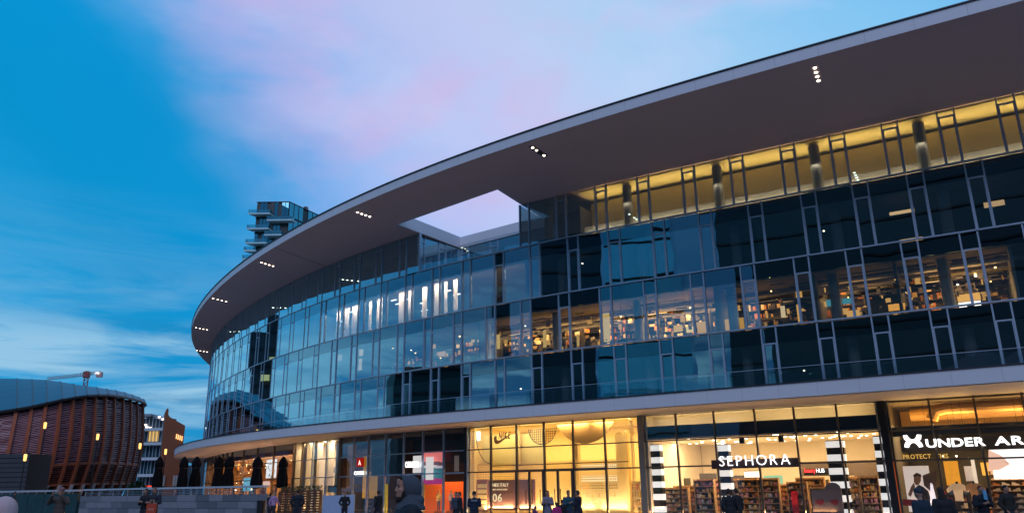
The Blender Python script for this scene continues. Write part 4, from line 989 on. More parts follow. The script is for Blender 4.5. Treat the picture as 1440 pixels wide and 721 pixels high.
# ================================================================== TERRACE, WALL, PARASOLS
stone = [mat('wall_stone_a', (.20, .20, .23), .6, 0, .2, 2, bump=.3), mat('wall_stone_b', (.27, .27, .30), .6, 0, .2, 2, bump=.3), mat('wall_stone_c', (.15, .155, .18), .5, 0, .2, 2, bump=.3)]
WA, WB = Vector((-37.5, 70, 0)), Vector((-17.2, 56.3, 0))
t = thing('stone_terrace_wall', 'long low stone-clad wall below the closed parasols with metal rail on top', 'wall', (WA+WB)/2)
u = (WB-WA).normalized(); n = Vector((u.y, -u.x, 0)); n = n if n.y < 0 else -n; ro = math.atan2(u.y, u.x); L_ = (WB-WA).length
def tw(mb, nm, m, **k): o = mb.build(nm, m, t, **k); o.location = -t.location; return o
q = MB(); c = (WA+WB)/2-n*.3; q.box((c.x, c.y, .72), (L_, .5, 1.44), ro); tw(q, 'wall_core', M_CONC)
for r_ in range(3):
    x = -.6*(r_ % 2)
    while x < L_-.2:
        x1 = min(L_, x+random.choice([1.6, 2.0, 2.4])); x0 = max(0, x); c = WA+u*((x0+x1)/2)+n*random.uniform(-.01, .012); q = MB()
        q.box((c.x, c.y, .25+r_*.49), (x1-x0-.03, .1, .465), ro); tw(q, 'stone_panel', random.choice(stone)); x = x1
q = MB(); c = (WA+WB)/2-n*.15; q.box((c.x, c.y, 1.98), (L_-.6, .35, .13), ro); tw(q, 'top_rail', mat('pale_rail', (.62, .66, .72), .35, .3))
for z in (1.56, 1.68, 1.80):
    q = MB(); q.box((c.x, c.y, z), (L_-.6, .03, .025), ro); tw(q, 'rail_wire', M_MUL)
for i in range(12):
    p = WA+u*(.4+i*(L_-.8)/11)-n*.15; q = MB(); q.box((p.x, p.y, 1.7), (.05, .05, .5), ro); tw(q, 'rail_post', M_MUL)
# raised deck behind it
dk_ = MB(); P = [WA-n*.6, WB-n*.6, Vector((-19.5, 63.5, 0)), Vector((-31, 84, 0)), Vector((-44, 84, 0))]
dk_.prism([p+Vector((0, 0, .02)) for p in P], (0, 0, 1.15)); dk_.build('terrace_deck', M_CONC, kind='structure')
# dark planter wall with water sheet to the left
A2, B2 = Vector((-47.5, 74.5, 0)), Vector((-38.0, 70.6, 0)); u2 = (B2-A2).normalized(); ro2 = math.atan2(u2.y, u2.x); L2 = (B2-A2).length
t2 = thing('dark_panel_wall', 'low wall of dark teal glossy panels left of the stone wall', 'wall', (A2+B2)/2)
for k in range(5):
    c = A2+u2*(L2*(k+.5)/5)-t2.location; q = MB(); q.box((c.x, c.y, .86), (L2/5-.04, .3, 1.7), ro2); q.build('wall_panel', mat('teal_panel', (.03, .08, .085), .25, 0, .4, 1.2), t2)
q = MB(); q.box((0, .1, 1.95), (L2, .5, .16), ro2); q.build('top_rail', MATS['pale_rail'], t2)
for k in range(9):
    c = A2+u2*(L2*(k+.3)/9)-t2.location; q = MB(); q.box((c.x, c.y, 1.8), (.06, .06, .3), ro2); q.build('rail_post', M_MUL, t2)
P0 = at(49, 700, 76); q = MB(); q.box((0, 0, .8), (.75, .5, 1.6)); q.box((0, -.02, 1.62), (.8, .55, .08)); q.box((0, -.26, 1.0), (.5, .03, .35), mi=1)
o = q.build('litter_bin', [M_BLK, M_MUL]); o.location = (P0.x, P0.y, 0); tag(o, 'dark square litter bin at the left end of the teal panel wall', 'litter bin')
P0 = at(368, 700, 54.5); q = MB(); q.lathe((0, 0, 0), [(.30, 0), (.30, .05), (.28, .06), (.28, .95), (.31, .97), (.31, 1.05), (.2, 1.08)], 16)
o = q.build('litter_bin', M_BLK); o.location = (P0.x, P0.y, 0); tag(o, 'black round litter bin at the right end of the stone wall', 'litter bin')

canv = mat('black_canvas', (.007, .007, .009), .9, 0, .3, 3, spec=.1)
def parasol(px, D, ztop, label):
    p = at(px, 665, D); t = thing('closed_parasol', label, 'parasol', (p.x, p.y, 1.17), group='closed parasols on the terrace')
    H = ztop-1.17
    MB().tube((0, 0, 0), (0, 0, H), .035, n=8).build('pole', M_BLK, t)
    MB().lathe((0, 0, 0), [(.38, 0), (.38, .06), (.08, .09), (.06, .3)], 12).build('base', M_CONC, t)
    q = MB(); n = 16; prof = [(.20, .72), (.34, .80), (.40, 1.0), (.37, 1.5), (.30, 1.95), (.27, 2.25), (.36, 2.42), (.36, 2.62), (.27, 2.85), (.13, 3.05), (.02, 3.16)]
    sc_ = H/3.16; vs = []; k0 = random.random()*6
    for j_, (r_, z) in enumerate(prof):
        for i in range(n):
            a = 2*math.pi*i/n; rr = r_*(1+.16*(i % 2*2-1)*(1 if z < 2.3 else .4)+.10*math.sin(2*a+k0+z)); vs.append((rr*math.cos(a+.2*z), rr*math.sin(a+.2*z), z*sc_+(.06*(i % 2) if j_ == 0 else 0)))
    fs_ = [(j_*n+i, j_*n+(i+1) % n, (j_+1)*n+(i+1) % n, (j_+1)*n+i) for j_ in range(len(prof)-1) for i in range(n)]+[tuple(range(n-1, -1, -1))]
    q.add(vs, fs_); q.build('canopy', canv, t)
    MB().lathe((0, 0, 2.27*sc_), [(.285, -.03), (.30, 0), (.285, .03)], 12).build('tie_strap', M_BLK, t)
for a in ((222.5, 72, 'closed black parasol in front of the rust-coloured building edge, leftmost of the row'), (257.5, 67.5, 'closed black parasol standing under the tip of the pale ledge'),
          (275, 69, 'slim closed black parasol right of the one under the ledge tip'), (307, 66, 'closed black parasol before the thin-framed cafe corner'),
          (321.5, 62.5, 'closed black parasol just left of the white cafe corner mullion'), (361.5, 59, 'closed black parasol between the mural and the bright white screen'), (397.5, 58.0, 'closed black parasol right of the bright white screen')):
    zt = at(a[0], 641, a[1]).z; parasol(a[0], a[1], zt, a[2])
# slatted wooden screens in front of the cafe and lobby
for k, (a, c, D) in enumerate(((393, 413, 52), (413, 434, 51.5), (434, 452, 51))):
    Pa, Pc = at(a, 700, D), at(c, 700, D); w_x = Pc.x-Pa.x
    t = thing('slatted_planter', ('dark slatted wooden planter box beside the woman in pink', 'dark slatted wooden planter box in the middle of three', 'dark slatted wooden planter box nearest the cream columns')[k], 'planter', ((Pa.x+Pc.x)/2, D, 0), group='slatted wooden planter boxes')
    zt = 1.62+.03*k
    for x in (-w_x/2+.04, 0, w_x/2-.04): MB().box((x, 0, zt/2), (.06, .6, zt)).build('post', M_WOOD, t)
    for i in range(11): MB().box((0, -.32, .1+i*(zt-.15)/10), (w_x-.02, .03, .09)).build('slat', M_WOOD, t)
    lf = MB()
    for i in range(260):
        p = Vector((random.uniform(-w_x/2, w_x/2), random.uniform(-.25, .25), zt+random.uniform(-.05, .28))); a_ = random.random()*6; d = Vector((math.cos(a_), math.sin(a_), random.uniform(-.5, 1)))*.07; e = Vector((-d.y, d.x, .02))*.4
        lf.add([p-d, p+e, p+d, p-e], [(0, 1, 2, 3)])
    lf.build('foliage', mat('planter_leaf', (.05, .09, .03), .7), t, kind='stuff')
P = at(474, 700, 49); t = thing('display_board', 'pair of pale blue-white boards standing behind the man in black', 'board', (P.x, P.y, 0))
for x, w_x, h in ((-.28, 1.15, 1.35), (.68, .75, 1.38)):
    MB().box((x, 0, h/2+.06), (w_x, .04, h-.12)).build('board_sheet', mat('board_blue', (.38, .50, .70), .4), t)
    for e in (-1, 1): MB().box((x+e*w_x/2, .02, h/2+.03), (.04, .06, h+.06)).build('leg', M_MUL, t)

# ================================================================== LEFT SIDE: TIMBER HALL
hp = [(-330, 84, 598), (-260, 86, 592), (-190, 88, 589), (-130, 90, 586), (-85, 91.5, 584.5), (-45, 93, 583), (-10, 94, 582), (23, 95, 577), (44.5, 96, 573), (64, 96.8, 568.5), (84, 98, 563.5), (102, 99.5, 560), (118, 101, 557.5), (133, 103, 556.5), (147, 105.5, 556.3),
      (159.5, 108.5, 557.5), (171.6, 112, 559.5), (182.4, 116, 562), (191.6, 120.5, 564.5), (199, 125, 567.5), (200.5, 131, 570), (196, 137, 573)]
eav = [at(px, py, D) for px, D, py in hp]
HALL = thing('timber_louvred_hall', 'low hall with bulging walls of red-brown timber ribs and louvres under a grey metal roof', 'building', (-50, 105, 0))
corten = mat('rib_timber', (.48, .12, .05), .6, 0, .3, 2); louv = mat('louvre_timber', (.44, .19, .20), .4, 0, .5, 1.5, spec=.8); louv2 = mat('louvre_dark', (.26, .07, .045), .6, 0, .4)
def hw_(mb, nm, m, par=None, **k): return wpart(mb, nm, m, par or HALL, **k)
def hnorm(i):
    a = eav[max(0, i-1)]; c = eav[min(len(eav)-1, i+1)]; d = Vector((c.x-a.x, c.y-a.y, 0)).normalized(); return Vector((d.y, -d.x, 0))
def hprof(i, v):      # v 0 base .. 1 eave
    e = eav[i]; n = hnorm(i); H = e.z
    o = .9*math.sin(math.pi*min(1, v*1.02)**.8)-.7*(1-v)**2
    q = Vector((e.x, e.y, 0))+n*o; q.x -= .45*(1-v)**1.5; q.z = .6+(H-.6)*v; return q
NV = 14
for i in range(len(eav)-1):
    n = hnorm(i); rb = MB(); w2 = Vector((-n.y, n.x, 0))*.19
    for k in range(NV):
        a, c = hprof(i, k/NV), hprof(i, (k+1)/NV)
        rb.hexa([a-w2-n*.3, a+w2-n*.3, a+w2+n*.28, a-w2+n*.28, c-w2-n*.3, c+w2-n*.3, c+w2+n*.28, c-w2+n*.28])
    hw_(rb, 'rib', corten)
for i in range(len(eav)-1):
    lv = MB(); NL = 44
    for k in range(NL):
        v = .17+(.975-.17)*k/NL+random.uniform(-.002, .002); 
        for (i0, i1, f0, f1) in ((i, i+1, 0, .5), (i, i+1, .5, 1)):
            a = hprof(i0, v)*(1-f0)+hprof(i1, v)*f0; c = hprof(i0, v)*(1-f1)+hprof(i1, v)*f1; n = hnorm(i)
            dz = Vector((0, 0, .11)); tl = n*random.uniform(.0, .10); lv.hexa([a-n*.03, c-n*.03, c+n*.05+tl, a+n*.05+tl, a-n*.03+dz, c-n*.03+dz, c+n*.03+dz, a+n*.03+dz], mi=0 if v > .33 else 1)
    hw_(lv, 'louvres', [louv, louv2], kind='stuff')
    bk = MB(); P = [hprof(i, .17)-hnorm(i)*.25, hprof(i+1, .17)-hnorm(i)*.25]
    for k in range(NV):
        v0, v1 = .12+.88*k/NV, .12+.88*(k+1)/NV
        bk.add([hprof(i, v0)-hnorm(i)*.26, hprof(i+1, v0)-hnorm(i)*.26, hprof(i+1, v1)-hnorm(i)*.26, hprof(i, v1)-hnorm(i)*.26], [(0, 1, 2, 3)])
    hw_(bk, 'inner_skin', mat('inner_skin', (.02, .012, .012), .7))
    bw2 = MB(); a, c = hprof(i, .16)-hnorm(i)*1.3, hprof(i+1, .16)-hnorm(i)*1.3; bw2.hexa([Vector((a.x, a.y, 0)), Vector((c.x, c.y, 0)), Vector((c.x, c.y, 0))-hnorm(i)*.2, Vector((a.x, a.y, 0))-hnorm(i)*.2, a, c, c-hnorm(i)*.2, a-hnorm(i)*.2]); hw_(bw2, 'base_wall', mat('base_dark', (.05, .03, .03), .6))
    for v in (.35, .16):
        rl = MB(); a, c = hprof(i, v), hprof(i+1, v); n = hnorm(i); dz = Vector((0, 0, .3))
        rl.hexa([a, c, c+n*.2, a+n*.2, a+dz, c+dz, c+n*.2+dz, a+n*.2+dz]); hw_(rl, 'cross_beam', corten)
    st = MB(); a = hprof(i, .17); m_ = Vector((a.x-1.1, a.y, 0)); st.tube(a+hnorm(i)*.4, m_+hnorm(i)*.9, .22, .14, 6); st.tube(a+Vector((.5, 0, 0)), m_+Vector((.5, .3, 0)), .09, .07, 5); hw_(st, 'leg', mat('pale_leg', (.45, .40, .38), .6))
# roof: from the eave line up to the ridge
rdg = [(-330, 104, 566), (-260, 105, 552), (-190, 106, 543), (-130, 107, 537), (-85, 108, 534), (-45, 109, 533), (-10, 110, 534), (23, 111, 534.3), (44.5, 112, 535), (64, 113, 536), (84, 114.5, 538.5), (102, 116, 541.5), (118, 118, 544.5), (133, 120, 547.5), (147, 122, 550.5),
       (159.5, 124, 553), (171.6, 126, 556), (182.4, 128, 559.5), (191.6, 130, 563), (198, 132, 566), (199, 134, 569), (196, 138, 572)]
rid = [at(px, py, D) for px, D, py in rdg]; roofm = mat('zinc_roof', (.055, .17, .23), .42, .3, .15, .5)
for i in range(len(eav)-1):
    rs = MB(); nn = 6
    def rp(i_, v):
        a = eav[i_]+hnorm(i_)*.5+Vector((0, 0, .02)); c = rid[i_]; q = a*(1-v)+c*v; q.z += 1.3*math.sin(math.pi*v)*.35; return q
    for k in range(nn):
        a, b_, c, d = rp(i, k/nn), rp(i+1, k/nn), rp(i+1, (k+1)/nn), rp(i, (k+1)/nn)
        dz = Vector((0, 0, .22)); rs.hexa([a, b_, c, d, a+dz, b_+dz, c+dz, d+dz])
        sm = rp(i, k/nn)+dz; sm1 = rp(i, (k+1)/nn)+dz; rs.tube(sm, sm1, .09, n=4, mi=1)
    hw_(rs, 'roof_panel', [roofm, mat('roof_seam', (.10, .13, .14), .5, .3)])
    a, c = rp(i, 0), rp(i+1, 0); ev = MB(); ev.tube(a+Vector((0, 0, .05)), c+Vector((0, 0, .05)), .2, n=6); hw_(ev, 'eave_gutter', M_BLK)
bd = MB(); bd.prism([Vector((r_.x, r_.y, 0)) for r_ in rid], (0, 0, .1)); hw_(bd, 'hall_floor', M_CONC)
# grey slatted kiosk at the far left
Pa, Pb = at(-60, 680, 84), at(36, 680, 84); t = thing('slatted_kiosk', 'dark grey box clad in horizontal slats at the far left edge', 'kiosk', ((Pa.x+Pb.x)/2, 86, 0)); zt = at(10, 638, 84).z; w_x = Pb.x-Pa.x
MB().box((0, 0, zt/2), (w_x, 4, zt)).build('body', M_BLK, t)
for i in range(12): MB().box((0, -2.05, .3+i*(zt-.5)/11), (w_x, .08, (zt-.5)/11-.06)).build('slat', mat('kiosk_slat', (.06, .065, .075), .5), t)

# street lamps
def lamp(px, py, D, label):
    p = at(px, py, D); t = thing('street_lamp', label, 'street lamp', (p.x, D, 0), group='slender street lamps'); h = p.z
    MB().tube((0, 0, 0), (0, 0, h-.45), .09, .05, 8).build('pole', M_BLK, t)
    MB().lathe((0, 0, h-.4), [(.05, 0), (.13, .05), (.15, .6), (.10, .68)], 10).build('lamp_head', emis('lamp_amber', (1, .50, .14), 2.4), t)
    MB().lathe((0, 0, h+.4), [(.17, -.10), (.17, -.05), (.06, 0)], 10).build('cap', M_BLK, t)
lamp(63.5, 597, 86, 'street lamp with amber head before the left part of the timber hall')
lamp(137.5, 613, 90, 'street lamp with amber head before the middle of the timber hall')
lamp(197, 626, 94, 'street lamp with amber head at the right corner of the timber hall')
lamp(35.5, 642, 80, 'low street lamp with pale head at the corner of the slatted kiosk')
lamp(233, 634, 100, 'street lamp with amber head before the rust-coloured building')

# rust coloured wedge building
t = thing('rust_wedge_building', 'tall rust-coloured wedge building with a horn-like tip and small lit slots', 'building', (-70, 150, 0))
D1, D2 = 150, 156
rust = mat('corten_steel', (.24, .065, .02), .65, 0, .25, .3, bump=.2, bscale=2)
def wp(px, py, D): return at(px, py, D)
front = [(226, 700, 151), (226.5, 640, 151), (229, 612, 151), (231.5, 590, 151), (232.3, 580, 151), (234.5, 574.5, 151), (236.3, 573.2, 151), (237.2, 576, 151), (236.8, 582, 151), (238.5, 585.5, 151), (248, 591, 151), (260.5, 598, 151), (257.5, 625, 151), (253, 664, 151), (250, 700, 151)]
wpart(MB().prism([wp(a, b_, 151) for a, b_, c in front], (-1.5, 3, 0)), 'shell', rust, t)
for px in (248.2, 250.6, 253.2, 255.8):
    q = MB(); p = wp(px, 613+(px-248)*.4, 150.9); q.box((p.x, p.y, p.z), (.16, .1, .9)); wpart(q, 'lit_slot', emis('slot_glow', (1, .55, .22), 1.8), t)
for px in (227, 231, 246, 250):
    a, c = wp(px, 668, 150.8), wp(px-1.5, 683, 150.8); q = MB(); q.tube(a, c, .28, n=6); wpart(q, 'leg', MATS['pale_leg'], t)
# glazed office block between hall and wedge building
t = thing('glazed_office_block', 'glazed office block with white floor bands between the timber hall and rust building', 'building', (-80, 172, 0))
Dg = 165; gx0, gx1 = at(200, 640, Dg).x, at(229, 640, Dg).x; cxg = (gx0+gx1)/2; wg = gx1-gx0+2
zt = at(215, 584, Dg).z
q = MB(); q.box((cxg, Dg+1.8, zt/2), (wg-.6, 2.6, zt-1)); wpart(q, 'core', mat('office_core', (.05, .07, .08), .5), t)
for i, py in enumerate((624, 645, 668, 604, 686)):
    z = at(215, py, Dg).z; q = MB(); q.box((cxg-.02*i, Dg-.6, z), (wg, 2.4, .55)); wpart(q, 'floor_band', mat('office_band', (.55, .62, .66), .5), t)
q = MB(); z = zt; q.hexa([(gx0-1, Dg-1, z-.3), (gx1-3, Dg-1, z-.2), (gx1-3, Dg+3, z-.2), (gx0-1, Dg+3, z-.3), (gx0-1, Dg-1, z+.3), (gx1-3, Dg-1, z+.3), (gx1-3, Dg+3, z+.3), (gx0-1, Dg+3, z+.3)]); wpart(q, 'roof', mat('office_roof', (.25, .28, .32), .5), t)
q = MB(); p0, p1 = at(219, 584, Dg), at(230, 590, Dg); q.hexa([(p0.x, Dg-1, p0.z-.3), (p1.x, Dg-1, p1.z-.3), (p1.x, Dg+2, p1.z-.3), (p0.x, Dg+2, p0.z-.3), (p0.x, Dg-1, p0.z+.2), (p1.x, Dg-1, p1.z+.2), (p1.x, Dg+2, p1.z+.2), (p0.x, Dg+2, p0.z+.2)]); wpart(q, 'roof', MATS['office_roof'], t)
for i in range(4):
    za, zb = [at(215, py, Dg).z for py in ((620, 606), (641, 628), (664, 649), (683, 672))[i]]
    for k in range(6):
        x0 = gx0+(gx1-gx0)*k/6; q = MB(); q.box((x0+.38, Dg+.3, (za+zb)/2), ((gx1-gx0)/6-.15, .1, zb-za)); 
        lit = (i, k) in ((0, 1), (0, 2), (0, 3))
        w = wpart(q, 'window', emis('office_warm', (1, .62, .2), .8) if lit else mat('office_glass_%d' % ((i+k) % 3), ((.05, .12, .15), (.10, .20, .22), (.03, .06, .08))[(i+k) % 3], .15), t)
for k in range(7):
    x0 = gx0+(gx1-gx0)*k/6; q = MB(); q.box((x0, Dg-.1, zt/2), (.12, .12, zt)); wpart(q, 'mullion', M_MUL, t)
for px, py in ((205, 597), (206.5, 600), (211, 601), (229, 589), (224, 586)):
    p = at(px, py, Dg-1.2); q = MB(); q.box(p[:], (.5, .1, .35)); wpart(q, 'lit_panel', emis('office_white', (1, .85, .8), 2.5), t)
p = at(213, 683, Dg-1.2); q = MB(); q.box(p[:], (3, .1, .3)); wpart(q, 'lit_panel', emis('office_red', (1, .06, .03), 1.2), t)
# shrub by the hall corner
p = at(194, 680, 112); t = thing('round_shrub', 'green shrub at the right corner of the timber hall', 'shrub', (p.x, 112, 0)); q = MB()
for i in range(900):
    a, b_, r_ = random.random()*6.28, random.random()*3.14, 1.5*random.random()**.4; c = Vector((r_*math.sin(b_)*math.cos(a), r_*math.sin(b_)*math.sin(a), 2.0+1.3*math.cos(b_)*r_/1.5)); d = Vector((random.uniform(-1, 1), random.uniform(-1, 1), random.uniform(-1, 1)))*.14; e = d.cross(Vector((0, .5, 1)))
    q.add([c-d, c+e, c+d, c-e], [(0, 1, 2, 3)])
q.build('foliage', mat('shrub_leaf', (.05, .12, .04), .7, 0, .4), t, kind='stuff'); MB().tube((0, 0, 0), (0, 0, 1.6), .08, .05).build('trunk', M_WOOD, t)
# far low terrace front right of the wedge building (under ledge)
t = thing('far_glazed_building', 'distant glazed frontage seen under the ledge between the parasols', 'building', (-62, 150, 0))
for k in range(7):
    p = at(261+k*4.6, 668, 150); q = MB(); q.box((p.x, 150, 3.2), (.55, .3, 6.4)); wpart(q, 'bay', mat('far_glass_%d' % (k % 2), ((.16, .22, .26), (.07, .10, .12))[k % 2], .3), t)
p = at(274, 668, 151); q = MB(); q.box((p.x, 152, 3.3), (6, 2, 6.6)); wpart(q, 'body', mat('far_body', (.10, .10, .12), .6), t)

# residential tower -----------------------------------------------------------
DT = 230
TW = thing('residential_tower', 'dark residential tower with white staggered balconies above the roof edge', 'building', (-70, DT+8, 0))
A_ = at(362, 284, DT); B_ = at(407, 283, DT); zt = A_.z
wl_ = B_.x-A_.x; tglass = glass('tower_glass', (.03, .05, .06), .42, (.35, .85, .95)); tdark = mat('tower_dark', (.02, .028, .032), .4, 0, .3, .2)
Xa, Xb, Yf, Yb = A_.x, B_.x, DT, DT+26
dxr = 9.5
P = [Vector((Xa, Yf, 0)), Vector((Xb, Yf, 0)), Vector((Xb+dxr, Yf+20, 0)), Vector((Xa+dxr*.6, Yf+22, 0))]
wpart(MB().prism(P, (0, 0, zt-.6)), 'core', tdark, TW)
fh = (at(362, 284, DT).z-at(362, 305.5, DT).z)
nfl = 5
for i in range(7):
    z0 = zt-fh*(i+1)+.35; z1 = zt-fh*i-.35
    for face, (p0, p1) in enumerate(((P[0], P[1]), (P[1], P[2]))):
        d = (p1-p0); L3 = d.length; u = d/L3; n = Vector((u.y, -u.x, 0)); nb = 9 if face == 0 else 10
        for k in range(nb):
            a = p0+u*(L3*(k+.08)/nb)+n*.05; c = p0+u*(L3*(k+.92)/nb)+n*.05
            if random.random() < .22: continue
            w = wpart(MB().hexa([(a.x, a.y, z0), (c.x, c.y, z0), (c.x+n.x*.1, c.y+n.y*.1, z0), (a.x+n.x*.1, a.y+n.y*.1, z0), (a.x, a.y, z1), (c.x, c.y, z1), (c.x+n.x*.1, c.y+n.y*.1, z1), (a.x+n.x*.1, a.y+n.y*.1, z1)]), 'window', tglass if random.random() < .8 else mat('tower_pane_dark', (.01, .02, .025), .2), TW)
    q = MB(); q.prism([p+Vector((0, 0, z1+.05)) for p in (P[0]+Vector((-.15, -.25, 0)), P[1]+Vector((.1, -.25, 0)), P[2]+Vector((.3, 0, 0)), P[3])], (0, 0, .3)); wpart(q, 'floor_band', tdark, TW)
M_BAL = mat('balcony_white', (.50, .72, .74), .5)
for x0, x1, py in ((350, 380, 303), (375.5, 411, 312.5), (347.5, 378, 324), (372, 396, 333), (345.5, 375, 344), (343, 360, 354.5), (372, 400, 352), (341, 372, 366), (369, 400, 372)):
    z = at(365, py, DT).z; a, c = at(x0, py, DT-2).x, at(x1, py, DT-2).x
    q = MB(); q.hexa([(a, DT-2.6, z-.45), (c, DT-2.6, z-.45), (c+.6, DT-.1, z-.45), (a+1.2, DT-.1, z-.45), (a, DT-2.6, z), (c, DT-2.6, z), (c+.6, DT-.1, z), (a+1.2, DT-.1, z)])
    w = wpart(q, 'balcony', M_BAL, TW)
    q = MB(); q.box(((a+c)/2, DT-2.55, z+.55), (c-a, .06, 1.1)); q.box((a+.03, DT-1.4, z+.55), (.06, 2.2, 1.1)); q.box((c-.03, DT-1.4, z+.55), (.06, 2.2, 1.1)); wpart(q, 'railing', glass('bal_glass', (.6, .8, .8), .25, (.6, .95, 1)) if 'bal_glass' not in MATS else MATS['bal_glass'], w)
p0 = at(428, 291.5, DT+22); q = MB(); q.box((p0.x+.6, DT+22, p0.z/2), (1.3, 1.5, p0.z)); wpart(q, 'chimney', tdark, TW)
for k in range(5):
    p0 = at(364+k*9, 283.5, DT+.3); q = MB(); q.box((p0.x, DT+.4, zt-.3), (.3, .3, 1.0)); wpart(q, 'parapet_post', M_BAL, TW)

# tower crane ----------------------------------------------------------------
DC = 260; CR_ = thing('tower_crane', 'red and white tower crane rising behind the metal roof', 'crane', (at(121.5, 540, DC).x, DC, 0))
def cw(mb, nm, m): return wpart(mb, nm, m, CR_)
def lattice(p, q_, w, n, r_=.11):
    mb = MB(); d = (q_-p)/n; up_ = Vector((0, 0, w)) if abs(d.normalized().z) < .5 else Vector((0, w, 0)); sd_ = d.cross(up_).normalized()*w*.5
    for i in range(n):
        a, b_ = p+d*i, p+d*(i+1)
        for off in (sd_, -sd_, up_): mb.tube(a+off, b_+off, r_, n=4)
        mb.tube(a+sd_, b_+up_, r_*.7, n=4); mb.tube(a-sd_, b_+up_, r_*.7, n=4); mb.tube(a+sd_, a-sd_, r_*.7, n=4); mb.tube(a+up_, a-sd_, r_*.7, n=4)
    return mb
crred = mat('crane_red', (.35, .06, .05), .5); crw = mat('crane_grey', (.45, .45, .47), .5)
m0 = at(121.5, 545, DC); m1 = at(121.5, 529, DC); cw(lattice(Vector((m0.x, m0.y, 4)), m1, 1.3, 26, .16), 'mast', crred)
j0 = at(121, 528, DC); j1 = at(66, 534, DC-10); cw(lattice(j0, j1, .9, 18, .10), 'jib', crw)
j2 = at(141, 525, DC+4); cw(lattice(j0, j2, .8, 5, .10), 'counter_jib', crw)
q = MB(); p = at(121.8, 526.5, DC); q.box(p[:], (1.7, 1.5, 2.0)); cw(q, 'cab', crred)
q = MB(); p = at(140, 526.5, DC+4); q.box(p[:], (1.7, 1.2, 1.7)); cw(q, 'counterweight', mat('cw_pink', (.65, .35, .33), .6))
q = MB(); p = at(136, 524.3, DC+3); q.box(p[:], (1.4, .8, .7)); cw(q, 'work_light', emis('crane_light', (.95, .95, 1), 1.2))
q = MB(); tp = at(122, 521, DC); q.tube(m1, tp, .12, n=5); q.tube(tp, j1*.4+j0*.6, .05, n=4); q.tube(tp, j2, .05, n=4); cw(q, 'tie_bar', crred)

# ================================================================== TOWERS ACROSS THE PLAZA (mirrored in the facade)
def ring_block(name, label, az0, az1, r0, r1, H, m, bands=None, bm_=None, org=(5, 43), step=3.6, m2=None, fins=0):
    O = Vector((*org, 0)); A = []; nseg = max(2, int(abs(az1-az0)/2.5))
    for k in range(nseg+1):
        a = R(az0+(az1-az0)*k/nseg); A.append(O+Vector((math.sin(a), math.cos(a), 0))*r0)
    Bk = [O+Vector((math.sin(R(a)), math.cos(R(a)), 0))*r1 for a in (az1, az0)]
    c = sum(A, Vector())/len(A); t = thing(name, label, 'building', (c.x, c.y, 0))
    wpart(MB().prism(A+Bk, (0, 0, H)), 'body', m, t)
    z = 4.0
    while z < H:
        b_ = MB()
        for k in range(nseg):
            a, d = A[k], A[k+1]; ra = (O-a).normalized()*.5; rd = (O-d).normalized()*.5
            b_.hexa([a, d, d+rd, a+ra, a+Vector((0, 0, .5)), d+Vector((0, 0, .5)), d+rd+Vector((0, 0, .5)), a+ra+Vector((0, 0, .5))])
        b_.v = [(x, y, zz+z) for x, y, zz in b_.v]; wpart(b_, 'floor_band', bm_ or M_BLK, t); z += step
    return t
tg_dark = mat('curtain_dark', (.03, .06, .075), .12, .6, .3, .1); tg_teal = mat('curtain_teal', (.16, .50, .62), .12, .9, .2, .15); tg_mid = mat('curtain_mid', (.05, .16, .22), .15, .8, .3, .15)
ring_block('office_tower', 'dark office tower across the plaza, nearest the sunset side', -106.6, -103.2, 150, 175, 62, tg_dark)
ring_block('office_tower', 'dark broad office tower across the plaza beside the teal one', -121.5, -112.5, 165, 190, 80, tg_dark, step=6)
ring_block('curved_office_tower', 'teal curved glass tower across the plaza with dark floor bands', -132.6, -121.8, 150, 180, 74, tg_teal, step=9.5)
ring_block('office_tower', 'tall dark curved tower across the plaza opposite the right-hand shops', -178, -137.8, 150, 180, 72, tg_dark, step=8.0, bm_=mat('band_blackish', (.006, .008, .01), .4))
ring_block('low_block', 'low dark block across the plaza left of the towers', -97, -84, 120, 140, 26, mat('low_block_dark', (.03, .08, .08), .5, 0, .3, .1), step=4)
t = ring_block('residential_slab', 'slim dark slab with lit floors beyond the left edge', -55.4, -50.6, 150, 165, 44, tdark, org=(-22, 69), step=5)
t = ring_block('residential_slab', 'taller slim dark slab beside its lower twin beyond the left edge', -60.2, -56.3, 150, 165, 49, tdark, org=(-22, 69), step=5)
for az_, z in ((-58, 22), (-57.2, 31), (-53, 27), (-52, 20), (-59, 36)):
    a = R(az_); c = Vector((-22, 69, 0))+Vector((math.sin(a), math.cos(a), 0))*148.6; q = MB(); q.box((c.x, c.y, z), (3.5, 3.5, 1.3), -a); wpart(q, 'lit_window', emis('slab_lit', (1, .8, .35), .6), t)

# ================================================================== PEOPLE
def meld(mb, vox, smooth=2):
    me = bpy.data.meshes.new('tmp'); me.from_pydata(mb.v, [], mb.f); o = bpy.data.objects.new('tmp', me)
    bm = bmesh.new(); bm.from_mesh(me); bmesh.ops.recalc_face_normals(bm, faces=bm.faces); bm.to_mesh(me); bm.free()
    r = o.modifiers.new('r', 'REMESH'); r.mode = 'VOXEL'; r.voxel_size = vox; r.use_smooth_shade = True
    if smooth:
        s = o.modifiers.new('s', 'SMOOTH'); s.iterations = smooth; s.factor = .6
    me2 = evaluated(o)
    bpy.data.objects.remove(o); bpy.data.meshes.remove(me); me2.polygons.foreach_set('use_smooth', [True]*len(me2.polygons)); return me2
def put(me, name, m, parent):
    me.materials.clear(); me.materials.append(m); o = bpy.data.objects.new(name, me); COL.objects.link(o); o.parent = parent; return o
SK = mat('skin', (.42, .22, .15), .55, 0, .1); DEN = mat('denim', (.05, .07, .13), .8, 0, .2, 5)
def cloth(c): return mat('cloth_%.2f_%.2f_%.2f' % c, c, .85, 0, .25, 6, bump=.2)
